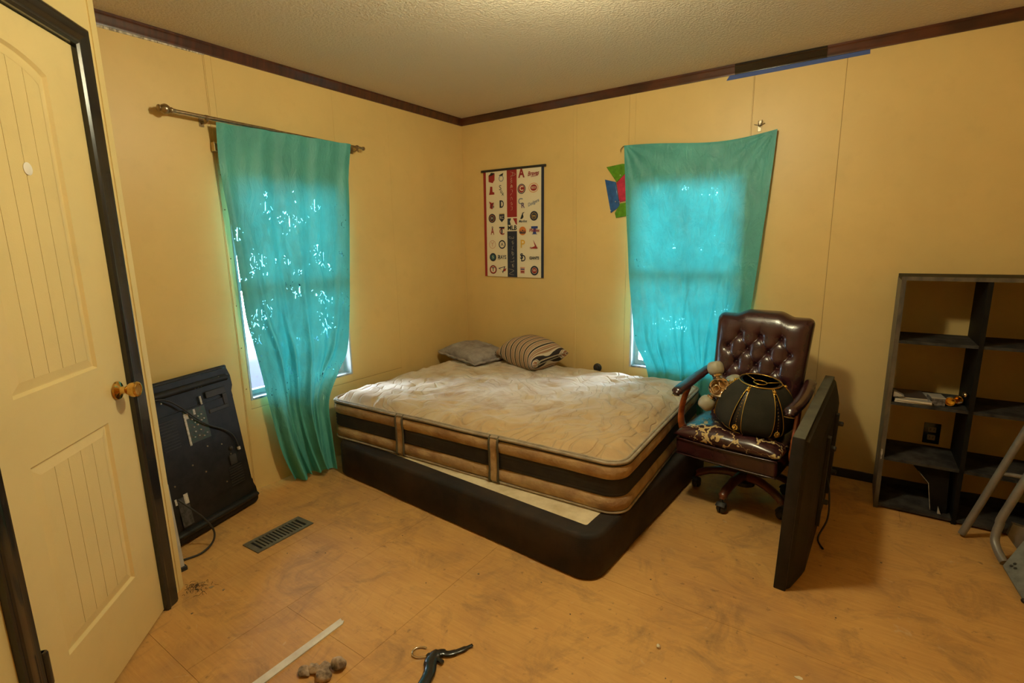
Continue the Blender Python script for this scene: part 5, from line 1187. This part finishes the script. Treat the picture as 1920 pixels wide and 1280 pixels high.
# crumpled tan cloth at the bottom edge
M_rag = mat('dirty_tan_cloth', (.46, .33, .22), .9, var=.7, vs=30, col2=(.12, .08, .05), bump=.8, bs=70)
rg_ = []
bm = B()
for c_, r_ in (((1.508, -2.585, .016), (.030, .022, .020)), ((1.478, -2.622, .012), (.022, .022, .014)), ((1.452, -2.640, .010), (.026, .018, .012)), ((1.50, -2.64, .012), (.03, .025, .015)), ((1.43, -2.665, .008), (.026, .02, .010))):
    vs_ = blob(bm, Vector(c_), r_, 20, 14)
    for v in vs_: v.co += Vector((noise.noise(v.co*60), noise.noise(v.co*60+Vector((9, 0, 0))), noise.noise(v.co*60+Vector((0, 9, 0)))))*.007; v.co.z = max(v.co.z, .001)
tag(fin('rag', bm, M_rag, smooth=True), 'crumpled dirty tan rag at the bottom edge of the picture', 'rag')
def chip(px, py, r, h, mt, label, nm='wood_chip', sd=1):
    rr_ = random.Random(sd); bm = B(); k = 8; prism(bm, [(r*rr_.uniform(.6, 1.1)*math.cos(2*PI*i/k), .65*r*rr_.uniform(.6, 1.1)*math.sin(2*PI*i/k)) for i in range(k)], 0, h); o = fin(nm, bm, mt, loc=(px, py, 0)); o.rotation_euler = (0, 0, rr_.uniform(0, 3)); return tag(o, label, 'debris')
M_chipb = mat('brown_shell', (.30, .12, .04), .5, var=.5, vs=60, col2=(.62, .45, .25)); M_chipw = mat('cream_flake', (.72, .62, .44), .7)
cp_ = chip(2.388, -1.904, .013, .007, M_chipb, 'small brown nutshell on the floor right of the hanger', 'nutshell', 3)
bm = B(); blob(bm, Vector((-.002, .002, .008)), (.009, .006, .003), 10, 6); fin('pale_flesh', bm, M_chipw, cp_, True)
chip(2.812, -1.782, .013, .002, M_chipw, 'torn cream paper flake near the bottom edge', 'paper_flake', 5)
bm = B(); rq = random.Random(4)
for x, y, r in [(.75, -2.30, .004), (.9, -2.2, .005), (1.86, -1.83, .004), (2.24, -1.56, .004), (2.6, -1.32, .0035), (2.16, -2.0, .003), (2.05, -1.93, .004), (2.45, -2.02, .003), (.70, -2.62, .012), (.76, -2.60, .008), (.66, -2.66, .01), (.80, -2.74, .006), (2.9, -1.4, .004), (3.1, -1.2, .004), (1.60, -1.93, .006), (1.1, -1.9, .003), (3.05, -.9, .005), (1.45, -2.1, .004)]:
    k = 5; prism(bm, [(x+r*rq.uniform(.5, 1.1)*math.cos(2*PI*i/k), y+r*rq.uniform(.4, 1)*math.sin(2*PI*i/k)) for i in range(k)], 0, .0015)
tag(fin('floor_crumbs', bm, mat('crumbs', (.30, .22, .13), .8, var=.9, vs=7, col2=(.03, .02, .015))), 'scattered tiny crumbs and grit on the plywood floor', 'debris', kind='stuff')
M_hair = mat('dark_fluff', (.06, .04, .025), .95)
bm = B(); rq = random.Random(9)
for k in range(46):
    x, y = .655+rq.gauss(0, .030), -2.655+rq.gauss(0, .026)
    if (x-.695)*.70+(y+2.79)*.714 < .012: continue
    a = rq.uniform(0, 6); l = rq.uniform(.01, .03); tube(bm, [(x, y, .001), (x+l*.5*math.cos(a), y+l*.5*math.sin(a), .004+rq.random()*.008), (x+l*math.cos(a+.6), y+l*math.sin(a+.6), .001)], .0007, 4, 3)
tag(fin('dust_fluff', bm, M_hair), 'tuft of dark dust and hair at the foot of door casing', 'dust', kind='stuff')
bm = B(); prism(bm, [(0, 0), (.012, .002), (.010, .006), (.001, .005)], 0, .003); tag(fin('cloth_scrap', bm, mat('dark_scrap', (.03, .02, .02), .8), loc=(.785, -.965, .487)), 'tiny dark scrap on the mattress nearer the left window', 'debris')
bpy.context.view_layer.update()
